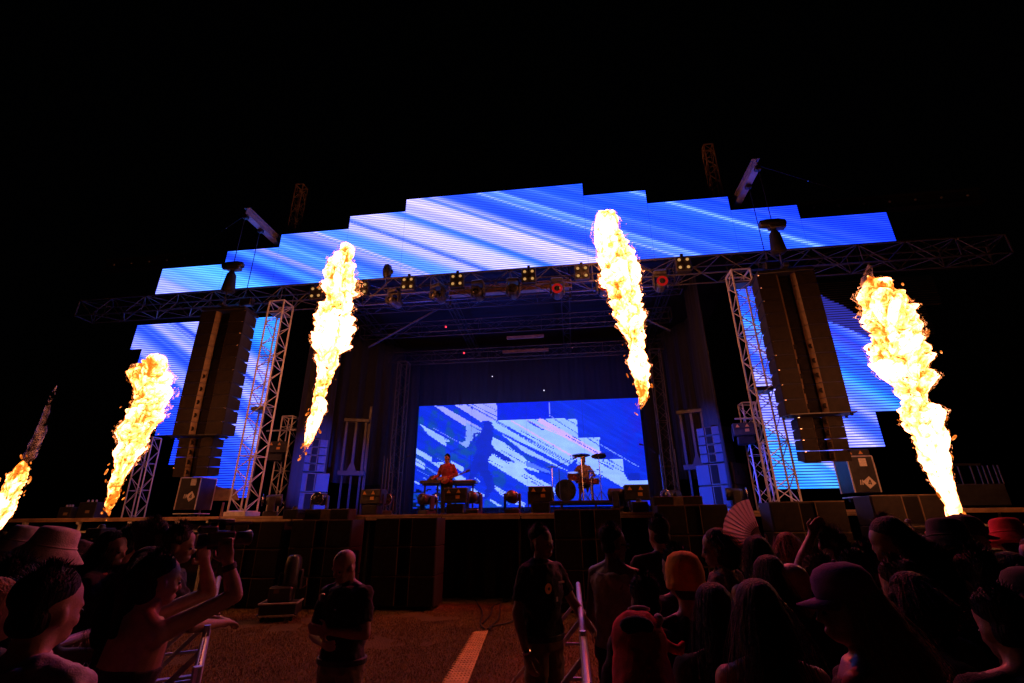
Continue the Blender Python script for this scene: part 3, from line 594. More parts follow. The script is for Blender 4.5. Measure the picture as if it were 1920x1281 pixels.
# beams, hoists and chains that carry them
mat('beam_light', (0.22, 0.21, 0.25), 0.4, 0.1, 0.2, 5); mat('beam_paint', (0.012, 0.013, 0.02), 0.4, 0.2, 0.2, 5)
for sx, x, zb in ((-1, -9.77, 11.08), (1, 5.57, 11.15)):
    side = 'left' if sx < 0 else 'right'
    t = thing('cantilever_beam', side + ' pale steel beam sticking out above the top screen', 'beam', (x, 12.4, zb), group='cantilever beams')
    part('web', MB().box((x, 12.55, zb), (.025, 3.1, .24)), 'beam_light', t, world=True)
    for dz in (-.13, .13): part('flange', MB().box((x, 12.55, zb + dz), (.2, 3.1, .025)), 'beam_light', t, world=True)
    for yy, zl, lab in ((11.0, 9.02, 'front'), (11.75, 8.25, 'rear')):
        part('shackle', MB().box((x, yy + .04, zb - .2), (.16, .14, .12), ch=.02), 'steel', t, world=True)
        h = thing('chain_hoist', f'{lab} chain hoist under the {side} cantilever beam', 'chain hoist', (x, yy, zl), group='chain hoists')
        rod(h, (x, yy, zl + .2), (x, yy, zb - .2), .012, 'black_metal', 'chain')
        if lab == 'front':
            part('motor', MB().lathe([(.06, -.33), (.11, -.3), (.125, -.1), (.125, .12), (.10, .3), (.05, .34)], 16, roty(math.pi / 2), (x, yy, zl + .09)), 'black_metal', h, world=True, smooth=True)
            part('control_box', MB().box((x + .08, yy - .02, zl - .03), (.42, .18, .12), ch=.02), 'plastic', h, world=True)
            part('chain_bag', MB().lathe([(.06, 0), (.13, -.12), (.17, -.5), (.19, -.66), (.12, -.72)], 12, None, (x, yy + .02, zl - .1)), 'curtain', h, world=True, smooth=True)
            rod(h, (x, yy, 7.75), (x, yy, zl - .75), .02, 'steel', 'hook_chain')
        else:
            part('motor', MB().box((x + .1, yy, zl), (.42, .22, .26), ch=.04).box((x - .1, yy - .02, zl - .25), (.22, .2, .3), ch=.05), 'black_metal', h, world=True)
            part('cable_coil', MB().path([(x + .1 * math.cos(q) - .05, yy + .04, zl + .2 + .09 * math.sin(q)) for q in np.linspace(0, 6, 14)], .012, 6), 'rubber', h, world=True)
            rod(h, (x, yy, 7.75), (x, yy, zl - .1), .015, 'steel', 'hook_chain')
    e = at(*((392, 450) if sx < 0 else (1600, 365)), 13.0)
    g = thing('guy_wire', side + ' guy wire with a turnbuckle running down from the cantilever beam', 'cable', (x, 11.1, zb), group='guy wires')
    m_ = (np.array([x, 11.1, zb]) * .45 + e * .55); rod(g, (x, 11.1, zb), e, .010, 'steel', 'wire'); part('turnbuckle', MB().beam(m_ - (np.array([x, 11.1, zb]) - e) * .04, m_ + (np.array([x, 11.1, zb]) - e) * .04, .05, .05, .01), 'chrome', g, world=True)
c = at(726, 512, 12.0); h = thing('chain_hoist', 'dark chain hoist standing above the front truss against the top screen', 'chain hoist', (c[0], 11.9, c[2] - .2), group='chain hoists')
part('motor', MB().lathe([(.05, -.22), (.10, -.18), (.14, -.05), (.15, .08), (.12, .24), (.06, .28)], 14, None, c), 'black_metal', h, world=True, smooth=True); part('hook', MB().box((c[0], c[1], c[2] - .34), (.06, .06, .26), ch=.02), 'steel', h, world=True); part('side_lug', MB().box(c + (.15, 0, .03), (.08, .1, .12), ch=.02), 'black_metal', h, world=True)

# ================================================================== subwoofers
def sub_proto():
    W, H, Dd = 1.32, .55, .7; t = thing('subwoofer', '', 'subwoofer', (0, 0, 0), 0, 'subwoofers stacked along the front of the stage')
    part('cabinet', MB().box((0, .36, H / 2), (W, Dd - .04, H - .012), ch=.008), 'black_box', t)
    for s in (-1, 1): part('grille', MB().box((s * .40, -.004, H / 2), (.50, .03, H - .05), ch=.006), 'grille', t)
    part('port', MB().box((0, .015, H / 2), (.27, .012, H - .08)), 'grille_dark', t)
    for s in (-1, 1): part('edge_trim', MB().box((s * .142, -.003, H / 2), (.014, .034, H - .03), ch=.003), 'ridge', t)
    part('skid', MB().box((0, .0, H - .008), (W, .03, .014), ch=.003), 'ridge', t)
    return remember(t)
sub = sub_proto(); first = True
for px0, px1, ytop, nst, where in ((418, 540, 978, 3, 'in the stack farthest left, behind the held-up video camera'), (541, 668, 974.5, 3, 'in the stack behind the bald man'), (704, 820, 971, 3, 'in the stack right of the bald man'), (1040, 1160, 955, 4, 'in the stack right of the guard in black'), (1231, 1363, 946.5, 4, 'in the stack left of the hand fan'), (1452, 1570, 940, 4, 'in the stack right of the hand fan'), (1640, 1768, 927.5, 4, 'in the stack left of the widest flame')):
    Yd = 10.0; p = at((px0 + px1) / 2, ytop, Yd)
    for k in range(nst):
        w_ = ('top', 'second from top', 'third from top', 'bottom')[k] if nst == 4 else ('top', 'middle', 'bottom')[k]
        place(sub, (p[0], Yd, p[2] - .55 * (k + 1)), R(-4 if px0 > 1400 else 2 if px0 < 600 else 0), f'dark subwoofer, {w_} one {where}', first); first = False
for px, ytop, w, lab in ((1270, 930, 1.0, 'low dark wedge speaker on the subwoofers left of the hand fan'), (612, 954, 1.1, 'low dark speaker on the stage edge above the bald man')):
    p = at(px, ytop, 10.6); t = thing('front_fill_speaker', lab, 'speaker', (p[0], 10.6, p[2] - .26), group='low front fill speakers')
    part('cabinet', MB().box((0, .2, .13), (w, .4, .25), ch=.01), 'black_box', t)
    for s in (-1, 1): part('grille', MB().box((s * w * .3, -.01, .13), (w * .36, .03, .22), ch=.005), 'grille', t)
    part('horn_flare', MB().box((0, -.012, .13), (w * .2, .03, .22), ch=.004), 'ridge', t)

# side fill stacks on stage
mat('cab_brown', (0.05, 0.032, 0.02), 0.6, 0, 0.3, 6, 0.3, 90)
for sx, px, lab in ((-1, 574, 'left'), (1, 1352, 'right')):
    p = at(px, 962, 13.8); rz = R(38) if sx < 0 else R(-42)
    t = thing('side_fill_stack', lab + ' stack of blue-lit side fill speakers on the stage wing', 'speaker stack', (p[0], 13.8, DECK), rz, 'side fill stacks')
    for k in range(2):
        z = .12 + .58 * k
        c = part('cabinet', MB().box((0, .45, z + .285), (1.06, .86, .565), ch=.01), 'cab_brown', t)
        for s in (-1, 1): part('grille', MB().box((s * .33, .005, z + .285), (.38, .03, .53), ch=.006), 'fill_grille_blue_lit', c)
        part('port', MB().box((0, .012, z + .285), (.2, .012, .5)), 'grille_dark', c)
        for s in (-1, 1):
            for q in (.25, .65): part('handle', MB().box((s * .532, q, z + .3), (.012, .1, .13), ch=.004), 'rubber', c)
    for k in range(4):
        z = 1.30 + .25 * k; c = part('cabinet', MB().box((0, .33, z + .12), (.72, .6, .242), ch=.01), 'cab_brown', t)
        for s in (-1, 1): part('grille', MB().box((s * .22, .015, z + .12), (.2, .03, .225), ch=.006), 'fill_grille_blue_lit', c)
        part('horn_flare', MB().box((0, .022, z + .12), (.16, .02, .2)), 'grille_dark', c)
    part('dolly', MB().box((0, .45, .06), (1.0, .8, .1), ch=.02), 'wood', t)
# upright lift frames behind them
for sx, px, py0, py1, lab in ((-1, 664, 792, 884, 'left'), (1, 1302, 775, 872, 'right')):
    top = at(px, py0, 15.2); bot = at(px, py1, 15.2); x = (top[0] + bot[0]) / 2
    t = thing('lift_frame', lab + ' blue-lit upright frame of three posts on the stage wing', 'frame', (x, 15.2, DECK), R(20 * -sx), 'upright lift frames')
    H0, H1 = bot[2] - DECK, top[2] - DECK
    for q in (-.32, 0, .32): part('post', MB().box((q, 0, (H0 + H1) / 2), (.09, .09, H1 - H0), ch=.01), 'beam_paint', t); part('lower_post', MB().box((q * .9, 0.05, H0 / 2), (.07, .07, H0), ch=.01), 'beam_paint', t)
    part('top_bar', MB().box((0, 0, H1 + .06), (.86, .14, .12), ch=.01), 'beam_paint', t); part('bottom_bar', MB().box((0, 0, H0 - .06), (.86, .16, .16), ch=.01), 'beam_paint', t)
    part('pulley', MB().prism([(-.16, 0), (.16, 0), (.05, .25), (-.05, .25)], -.09, -.03, None, (0, 0, H0)), 'beam_paint', t)
    part('back_rail', MB().box((.42, .1, H1 / 2 + .3), (.1, .06, H1 + .6), ch=.01), 'beam_paint', t)

# ================================================================== lights
LAMP = emit('warm_lamp', (1.0, 0.50, 0.16), 0.55); REDL = emit('red_lamp', (1.0, 0.02, 0.02), 0.3); mat('warm_lens', (0.8, 0.45, 0.15), 0.25, 0.1, 0.1, 9); WHITEDOT = emit('white_dot', (0.9, 0.95, 1.0), 2.0); REDDOT = emit('red_dot', (1.0, 0.03, 0.05), 3.0)
def blinder_proto():
    t = thing('blinder', '', 'stage light', (0, 0, 0), 0, 'four-lamp blinders on the front truss')
    part('housing', MB().box((0, .1, 0), (.42, .2, .46), ch=.02), 'black_metal', t)
    for sx in (-1, 1):
        for sz in (-1, 1):
            c = part('reflector', MB().lathe([(.095, 0), (.10, -.02), (.085, -.02), (.05, .03)], 18, rotx(math.pi / 2) @ np.diag([1, 1, -1.0]), (sx * .11, 0.0, sz * .12)), 'black_metal', t, smooth=True)
            part('lamp', MB().lathe([(.045, 0), (.04, .016), (.016, .024)], 16, rotx(math.pi / 2), (sx * .11, -.004, sz * .12)), LAMP, c, smooth=True)
    part('clamp', MB().box((0, .1, .3), (.08, .08, .12), ch=.01), 'steel', t)
    return remember(t)
bl = blinder_proto(); ordn = ['first', 'second', 'third', 'fourth', 'fifth', 'sixth', 'seventh', 'eighth']; first = True
for i, (px, py) in enumerate(((592, 548), (677, 541), (764, 531), (856, 525), (991, 516), (1091, 510), (1282, 494))):
    p = at(px, py, 11.75); place(bl, p, 0, f'four-lamp amber blinder on the front truss, {ordn[i]} from the left', first); first = False
def head_proto(name, label_cat, rim):
    "moving head: base, two-armed yoke, rounded head looking along -y"
    t = thing('moving_head_light', '', 'stage light', (0, 0, 0), 0, label_cat)
    part('base', MB().box((0, 0, .06), (.36, .34, .12), ch=.025), 'plastic', t)
    for s in (-1, 1): part('yoke_arm', MB().box((s * .185, 0, .29), (.05, .17, .38), ch=.02), 'plastic', t)
    h = part('head', MB().lathe([(.06, .17), (.11, .15), (.135, .05), (.14, -.1), (.15, -.17), (.152, -.22)], 18, rotx(math.pi / 2) @ np.diag([1, 1, 1.0]), (0, 0, .39)), 'plastic', t, smooth=True)
    part('lens', MB().lathe([(.125, 0), (.11, .025), (.06, .045)], 18, rotx(math.pi / 2), (0, -.2 * -1 * -1, .39)), 'lens_glass', h, smooth=True)
    part('lens_ring', MB().lathe([(.138, 0), (.152, .005), (.152, .02), (.138, .02)], 20, rotx(math.pi / 2), (0, -.215, .39)), rim, h, smooth=True)
    return remember(t)
mh = head_proto('dark', 'moving heads hung under the front truss', 'steel'); first = True
for i, (px, py) in enumerate(((741, 560), (822, 551), (897, 545), (962, 541))):
    p = at(px, py - 16, 11.95); o = place(mh, p, R(RND.uniform(-30, 30)), f'dark moving head hanging under the front truss, {ordn[i]} from the left', first); o.rotation_euler = (math.pi, 0, R(180 + RND.uniform(-30, 30))); first = False
mr = head_proto('red', 'red-ringed moving heads under the front truss', REDL); first = True
for i, (px, py, lab) in enumerate(((1044, 541, 'red-ringed moving head under the front truss, left of the tallest flame'), (1130, 536, 'red-ringed moving head half hidden by the tallest flame'), (1236, 527, 'red-ringed moving head under the front truss, right of the tallest flame'))):
    p = at(px, py - 16, 11.95); o = place(mr, p, 0, lab, first); o.rotation_euler = (math.pi, 0, R(180)); first = False
    ld = bpy.data.lights.new('red_beam', 'SPOT'); ld.energy = RED_POWER * (3.0 if i == 1 else 1.0); ld.color = (1.0, 0.035, 0.04); ld.spot_size = R(95); ld.spot_blend = 0.8; ld.shadow_soft_size = 0.04
    lo = bpy.data.objects.new('red_beam', ld); COL.objects.link(lo); lo.parent = o
    wm = Matrix.Translation(Vector([float(q) for q in p])) @ Euler((math.pi, 0, R(180))).to_matrix().to_4x4()
    src = Vector((float(p[0]), float(p[1]) - .28, float(p[2]) - .42)); tgt = Vector(((-2.4, 3.0, 1.2), (-2.2, 15.0, 2.8), (1.9, 3.0, 1.2))[i]); lm = Matrix.Translation(src) @ (tgt - src).to_track_quat('-Z', 'Y').to_matrix().to_4x4(); lo.matrix_local = wm.inverted() @ lm
mf = head_proto('floor', 'moving heads on the stage floor', 'chrome'); first = True
for px, py, Y, rz, lab in ((507, 962, 11.7, -60, 'chromed moving head on the floor beside the left tower'), (597, 962, 11.6, 10, 'round-eyed moving head on the floor in front of the left side fill'), (722, 962, 12.4, 20, 'small dark moving head on the floor near the left rear tower'), (888, 960, 12.0, 170, 'dark moving head on the floor right of the keyboard player'), (961, 958, 12.0, 180, 'dark moving head on the floor in the middle of the stage'), (1163, 956, 11.6, 60, 'round-eyed moving head on the floor right of the drums'), (1262, 954, 12.6, -50, 'blue-lit moving head on the floor near the right lift frame'), (1384, 950, 12.2, 80, 'moving head with a bright lens beside the right side fill'), (800, 962, 12.6, 150, 'dark moving head under the small keyboard table')):
    p = at(px, py, Y); o = place(mf, (p[0], p[1], DECK), R(rz), lab, first); first = False
    if px in (888, 961, 722, 1262):                              # blue spots added in these floor heads to wash wings and roof
        ld = bpy.data.lights.new('added_blue_spot', 'SPOT'); ld.energy = BLUE_POWER if px in (888, 961) else 2600.0; ld.color = (0.02, 0.07, 1.0); ld.spot_size = R(36 if px in (888, 961) else 62); ld.spot_blend = 0.7; ld.shadow_soft_size = 0.04
        lo = bpy.data.objects.new('added_blue_spot', ld); COL.objects.link(lo); lo.parent = o; wm = Matrix.Translation(Vector((float(p[0]), float(p[1]), DECK))) @ Euler((0, 0, R(rz))).to_matrix().to_4x4()
        src = Vector((float(p[0]), float(p[1]) + .1, DECK + .75)); tgt = Vector({888: (-7.7, 14.4, 3.3), 961: (3.8, 14.4, 3.3), 722: (-4.6, 14.6, 9.0), 1262: (0.6, 14.6, 9.0)}[px]); lo.matrix_local = wm.inverted() @ Matrix.Translation(src) @ (tgt - src).to_track_quat('-Z', 'Y').to_matrix().to_4x4()
# strobe boxes with warning stickers
def tri(s, o): return MB().prism([(-s, 0), (s, 0), (0, 1.7 * s)], -.004, 0.0, None, o)
def strobe_proto():
    t = thing('strobe_box', '', 'stage light', (0, 0, 0), 0, 'strobe boxes with warning stickers')
    b = part('housing', MB().box((0, .16, .42), (.56, .3, .34), ch=.015), 'black_box', t)
    for s in (-1, 1): part('warning_sticker', tri(.05, (s * .12 - .04, .008, .47)), 'sticker_amber', b)
    part('rating_sticker', MB().box((.06, .008, .38), (.1, .006, .075)), 'sticker_amber', b)
    part('fin', MB().box((0, .0, .44), (.5, .02, .012)), 'black_metal', b)
    for s in (-1, 1): part('yoke_arm', MB().box((s * .3, .16, .3), (.02, .06, .36), ch=.006), 'steel', t)
    part('base', MB().box((0, .16, .12), (.42, .3, .22), ch=.02), 'black_metal', t); part('side_plate', MB().box((.284, .16, .45), (.01, .26, .26)), 'beam_paint', b)
    return remember(t)
sb = strobe_proto(); first = True
for px, py, Y, dz, rz, lab in ((690, 964, 11.3, 0, -10, 'strobe box with amber triangles at the stage edge left of the back screen'), (852, 962, 11.3, 0, 0, 'strobe box with a red-lit triangle in front of the keyboard player'), (1014, 958, 11.3, 0, 0, 'strobe box with triangles left of the drums'), (1198, 952, 11.3, 0, 0, 'strobe box with triangles right of the drums'), (516, 848, 13.2, 1, 12, 'strobe box clamped to the left short mast'), (1398, 815, 13.2, 1, -12, 'strobe box clamped to the right short mast'), (1612, 868, 12.6, 1, -4, 'strobe box on top of the right flight case')):
    p = at(px, py, Y); place(sb, (p[0], p[1], DECK if not dz else p[2] - .26), R(rz), lab, first); first = False
# tiny indicator lights high in the roof
for px, py, Y, m, lab in ((870, 662, 17.0, REDDOT, 'small red indicator lamp in the roof left of centre'), (836, 613, 16.0, REDDOT, 'dim red indicator lamp in the roof above the left rear tower'), (1073, 652, 17.0, 'warm_lens', 'tiny warm lamp under the roof right of centre'), (923, 706, 18.4, WHITEDOT, 'tiny white lamp above the back screen'), (1020, 732, 18.6, WHITEDOT, 'tiny white lamp on the rear truss above the back screen')):
    p = at(px, py, Y); t = thing('indicator_lamp', lab, 'lamp', p, group='tiny roof lamps'); part('bulb', MB().ell((0, 0, 0), .035 if m == REDDOT else .022, None, 8, 6), m, t); part('socket', MB().box((0, .05, 0), (.06, .06, .06), ch=.01), 'black_metal', t)

# ================================================================== band gear
GY = 14.5
def table_stand(x, y, w, h, lab, keys):
    t = thing('keyboard_stand', lab, 'keyboard stand', (x, y, DECK), group='keyboard stands')
    for s in (-1, 1):
        part('leg', MB().box((s * (w / 2 - .06), 0, h / 2), (.05, .05, h), ch=.008), 'black_metal', t); part('foot', MB().box((s * (w / 2 - .06), 0, .02), (.06, .5, .04), ch=.01), 'black_metal', t)
    part('crossbar', MB().box((0, .02, h - .03), (w, .3, .035), ch=.008), 'black_metal', t)
    k = part('keyboard', MB().box((0, 0, h + .05), (w + .12, .36, .09), ch=.012), 'plastic', t)
    if keys:
        for i in range(18): part('key', MB().box((-w / 2 + .05 + i * (w - .1) / 17, -.12, h + .1), ((w - .1) / 17 * .85, .13, .02)), 'sticker_white', k)
    return t
pl = at(806, 965, GY); table_stand(pl[0], GY, .52, .92, 'small black keyboard table left of the guitarist', False)
a_ = at(795, 884, GY); t = thing('laptop', 'dark small mixer on the keyboard table left of the guitarist', 'mixer', (pl[0] + .05, GY, DECK + 1.02)); part('body', MB().prism([(-.17, 0), (.17, 0), (.12, .06), (.05, .15), (-.06, .13), (-.12, .05)], -.12, .12), 'plastic', t); part('knob', MB().lathe([(.012, 0), (.01, .025)], 8, None, (0, -.05, .14)), 'chrome', t)
pr_ = at(866, 965, GY); table_stand(pr_[0], GY + .25, .66, .92, 'black keyboard on a stand right of the guitarist', True)
# riser and drum kit
DY = 15.5; dk = at(1085, 950, DY); DX = dk[0]; RZ = DECK + .38
t = thing('drum_riser', 'low black drum riser behind the strobe boxes', 'riser', (DX, DY, DECK))
part('platform', MB().box((0, .3, .34), (3.0, 2.4, .08), ch=.01), 'deck', t); part('trim_strip', MB().box((0, -.91, .34), (3.0, .02, .07)), 'beam_paint', t)
for sx in (-1.4, -.5, .5, 1.4): part('leg', MB().box((sx, -.8, .15), (.06, .06, .3), ch=.01), 'steel', t)
kit = thing('drum_kit', 'drum kit with dark bass drum and cymbals on the riser', 'drum kit', (DX, DY, RZ))
def drum(c, r, d, M, name, parent=kit, hoops=True):
    b = part(name, MB().lathe([(r, 0), (r, d)], 26, M, c), 'drum_shell', parent, smooth=False)
    for z in (0, d):
        part('hoop', MB().lathe([(r * 1.0, z - .015), (r * 1.05, z - .015), (r * 1.05, z + .015), (r * 1.0, z + .015)], 26, M, c), 'chrome', b)
    part('drum_skin', MB().lathe([(r * .98, d + .004), (r * .9, d + .006)], 26, M, c), 'drum_skin' if name != 'bass_drum' else 'plastic', b)
    part('front_skin', MB().lathe([(r * .9, -.008), (r * .98, -.004)], 26, M, c), 'plastic' if name == 'bass_drum' else 'drum_skin', b)
    for i in range(8): a = i * math.pi / 4; part('lug', MB().box((r * 1.02 * math.cos(a), r * 1.02 * math.sin(a), d / 2), (.03, .03, d * .5), ch=.006).xf(lambda v: v @ np.asarray(M).T + np.asarray(c)), 'chrome', b)
    return b
My = rotx(-math.pi / 2)                                   # lathe axis along +y
drum((-.38, -.35, .33), .31, .42, My, 'bass_drum'); drum((-.12, -.12, .66), .17, .2, rotx(.25), 'rack_tom'); drum((.48, -.1, .52), .2, .16, rotx(.1), 'floor_tom'); drum((.12, .0, .56), .18, .14, rotx(.05), 'snare_drum')
for x, y, h, r_, tl, nm in ((.16, -.42, 1.38, .29, .35, 'crash_cymbal'), (-.78, -.2, 1.06, .2, .1, 'hi_hat'), (.72, -.2, 1.36, .24, -.25, 'ride_cymbal'), (.42, -.36, .88, .2, .05, 'splash_cymbal')):
    cs = part(nm, MB().lathe([(.02, .03), (.05, .02), (.1 * r_ / .2, .006), (r_, -.012), (r_, -.016), (.02, .01)], 26, rotx(tl), (x, y, h)), 'cymbal', kit, smooth=True)
    part('stand', MB().tube((x, y, 0.3), (x, y, h), .012, n=8).tube((x, y, .0), (x, y, .32), .016, n=8), 'chrome', kit)
    for k in range(3): a = k * 2.094 + .4; part('stand_leg', MB().tube((x, y, .3), (x + .22 * math.cos(a), y + .22 * math.sin(a), .01), .01, n=6), 'chrome', kit)
part('drum_pad', MB().lathe([(.09, 0), (.1, .02), (.09, .04)], 12, rotx(.3), (.62, -.25, 1.34)).lathe([(.09, 0), (.1, .02), (.09, .04)], 12, rotx(.3), (.84, -.2, 1.4)), 'plastic', kit)
t = thing('drum_stool', 'round black drum stool under the drummer', 'stool', (DX + .18, DY + .45, RZ)); part('seat', MB().lathe([(.15, .42), (.17, .45), (.16, .49), (.1, .5)], 18), 'plastic', t, smooth=True); part('stem', MB().tube((0, 0, .1), (0, 0, .43), .02), 'chrome', t)
for k in range(3): part('leg', MB().tube((0, 0, .25), (.22 * math.cos(k * 2.09), .22 * math.sin(k * 2.09), 0.01), .012, n=6), 'chrome', t)
for px, py, Y, h, tl, lab in ((1237, 860, 15.0, 1.7, -.4, 'microphone stand with a boom right of the back screen'), (738, 880, 15.5, 1.6, .3, 'thin microphone stand beside the left rear tower'), (1048, 880, 14.6, 1.3, .3, 'microphone stand left of the drum kit')):
    p = at(px, py, Y); t = thing('microphone_stand', lab, 'microphone stand', (p[0], Y, DECK), group='microphone stands')
    part('pole', MB().tube((0, 0, 0), (0, 0, h), .012, n=7), 'black_metal', t); part('boom', MB().tube((-.1, 0, h + .05), (.45 * (1 if tl > 0 else -1), 0, h + .3), .009, n=6), 'black_metal', t); part('base', MB().lathe([(.14, 0), (.13, .02), (.02, .04)], 16), 'black_metal', t); part('microphone', MB().cap((.45 * (1 if tl > 0 else -1), 0, h + .3), (.55 * (1 if tl > 0 else -1), 0, h + .33), .02, .028, 8), 'steel', t)
# stacked pipes behind the left strobe
for i, (px, py0, py1) in enumerate(((716, 855, 955), (722, 860, 955), (728, 858, 955), (1262, 842, 950), (1271, 842, 950))):
    a, b = at(px, py0, 16.6), at(px - (4 if i < 3 else -8), py1, 16.6); t = thing('upright_pipe', ('leftmost thin upright pipe beside the left rear tower', 'middle thin upright pipe beside the left rear tower', 'third thin upright pipe, closest to the left rear tower', 'thin upright pipe closest to the right rear tower', 'outer thin upright pipe beside the right rear tower')[i], 'pipe', b, group='pipes by the ' + ('left' if i < 3 else 'right') + ' rear tower'); rod(t, (b[0], 16.6, DECK), (b[0], 16.6, a[2]), .022, 'alu_dull', 'tube')

# ================================================================== cases, set pieces on the wings
def road_case(x, y, z, w, d, h, rz, lab, note):
    t = thing('flight_case', lab, 'flight case', (x, y, z), rz, 'flight cases on the wings')
    b = part('shell', MB().box((0, d / 2, h / 2 + .1), (w, d, h - .2), ch=.008), 'black_box', t)
    for sx in (-1, 1):
        for sy in (0, 1): part('edge_rail', MB().box((sx * w / 2, sy * d, h / 2 + .1), (.03, .03, h - .2), ch=.006), 'alu', t)
        for z_ in (.1, h): part('edge_rail', MB().box((sx * w / 2, d / 2, z_), (.03, d, .03), ch=.006), 'alu', t)
        for sy in (.12, d - .12): part('castor', MB().lathe([(.05, -.02), (.05, .02)], 14, roty(math.pi / 2), (sx * (w / 2 - .1), sy, .05)), 'rubber', t)
    for z_ in (.1, h): part('edge_rail', MB().box((0, 0, z_), (w, .03, .03), ch=.006), 'alu', t)
    part('paper_label', MB().box((note[0], -.004, note[1]), (.16, .006, .18)), 'sticker_white', b)
    dm = MB().box((0, 0, 0), (.2, .006, .2), roty(R(45 + 8))); dm.xf(lambda v: v + np.array([note[2], -.004, note[3]])); s_ = part('warning_sticker', dm, 'sticker_white', b)
    ink = MB()
    for (x0, z0, x1, z1) in ((-.03, -.03, .02, .06), (.02, .06, .03, -.05), (-.03, -.03, .045, -.012)): ink.beam((note[2] + x0, -.009, note[3] + z0), (note[2] + x1, -.009, note[3] + z1), .018, .004, 0, (0, 1, 0))
    part('printed_mark', ink, 'sticker_ink', s_)
    ink = MB()
    for q in (0, .045): ink.beam((note[2] - .2 + q, -.006, note[3] - .05), (note[2] - .18 + q, -.006, note[3] + .06), .02, .004, 0, (0, 1, 0))
    part('stencil_mark', ink, 'sticker_white', b); return t
p = at(340, 965, 12.3); road_case(p[0] + .05, 12.3, DECK, .62, .6, 1.05, R(0), 'left tall flight case with pale edges and a white diamond sticker', (.1, .93, .1, .55))
p = at(1636, 935, 12.2); road_case(p[0] - .05, 12.2, DECK + .18, .56, .6, 1.02, R(0), 'right tall flight case with pale edges and a white diamond sticker', (.05, .88, .08, .42))
P3 = [at(*q, 13.0) for q in ((362, 940), (448, 938), (442, 917), (425, 916), (402, 911), (380, 905), (367, 904))]
t = thing('plywood_panel', 'curved brown plywood panel leaning behind the left flight case', 'panel', (P3[0][0], 13.0, DECK)); part('sheet', MB().prism([(q[0] - P3[0][0], q[2] - DECK) for q in P3], -.02, .02), 'ply', t)
for q in (.2, .9): part('strut', MB().box((q, .1, .2), (.05, .05, .42), R and None, .006), 'wood', t)
p = at(1850, 945, 11.8); t = thing('equipment_cart', 'dark cart of stacked metal frames behind the crowd at far right', 'cart', (p[0], 11.8, DECK))
part('crate', MB().box((0, .3, .28), (1.0, .6, .46), ch=.02), 'black_box', t); part('top_rail', MB().box((-.15, 0, .92), (.62, .05, .05), ch=.008), 'steel', t)
for q in (-.3, -.05, .1, .2, .3, .42, .5): part('upright', MB().box((q, 0.02, .7), (.025, .03, .4), ch=.004), 'steel', t)
for q in (-.4, .4):
    for r_ in (.1, .5): part('castor', MB().lathe([(.05, -.02), (.05, .02)], 12, roty(math.pi / 2), (q, r_, .05)), 'rubber', t)
for px, py, s, lab in ((162, 955, .42, 'small dark amplifier box on the left scaffold platform'), (120, 962, .3, 'low dark equipment box at the far left of the scaffold platform')):
    p = at(px, py, 11.8); t = thing('equipment_box', lab, 'equipment box', (p[0], 11.8, DECK), group='boxes on the left platform'); part('shell', MB().box((0, .2, s / 2), (s * 1.3, .4, s), ch=.01), 'black_box', t); part('label_plate', MB().box((.05, -.003, s * .4), (.12, .006, .07)), 'ply', t)
    for q in (-.3, 0, .3): part('top_knob', MB().box((q * s, .1, s + .03), (.05, .04, .06), ch=.01), 'alu', t)
# lattice legs beyond the left flame
xa = at(268, 900, 12.6)
t = thing('scaffold_ladder', 'slim lattice ladder frame behind the left flame', 'scaffold', (xa[0], 12.6, DECK)); box_truss(t, (xa[0], 12.6, DECK), (xa[0] - .1, 12.6, 4.3), .42, .3, .4, hint=(0, 1, 0), cr=.02, br=.01, m='alu', cross=True)

# ================================================================== the pit
def gat(px, py, it=6):
    z = 0.1
    for _ in range(it): q = atz(px, py, z); z = float(gz(q[0], q[1]))
    return np.array([q[0], q[1], z])
g0 = gat(518, 1166); t = thing('beam_projector', 'tall black beam projector on an open flight case tray in the pit', 'stage light', g0, R(18))
tr = part('case_tray', MB().box((0, .18, .19), (.62, .5, .2), ch=.012), 'black_box', t)
for z_ in (.1, .29): part('edge_rail', MB().box((0, -.075, z_), (.64, .03, .03), ch=.006), 'alu', tr)
for s in (-1, 1):
    part('edge_rail', MB().box((s * .315, .18, .29), (.03, .52, .03), ch=.006), 'alu', tr); part('corner_ball', MB().ell((s * .31, -.07, .1), .03, None, 8, 6), 'chrome', tr)
    for q in (0, .36): part('castor', MB().lathe([(.045, -.02), (.045, .02)], 12, roty(math.pi / 2), (s * .24, q, .045)), 'rubber', t)
part('base', MB().box((-.02, .18, .42), (.4, .32, .26), ch=.03), 'plastic', t); part('rating_sticker', MB().box((-.08, .015, .48), (.09, .006, .07)), 'girder_paint', t)
part('head', MB().lathe([(.15, 0), (.155, .1), (.15, .42), (.13, .52), (.09, .56), (.04, .57)], 20, rotx(R(-6)), (.1, .2, .5)), 'plastic', t, smooth=True)
part('yoke_arm', MB().box((.28, .2, .65), (.04, .12, .34), ch=.015).box((-.09, .2, .62), (.04, .12, .3), ch=.015), 'plastic', t); part('handle', MB().path([(.32, .2, .5), (.38, .2, .55), (.38, .2, .66), (.32, .2, .7)], .012, 6), 'chrome', t)
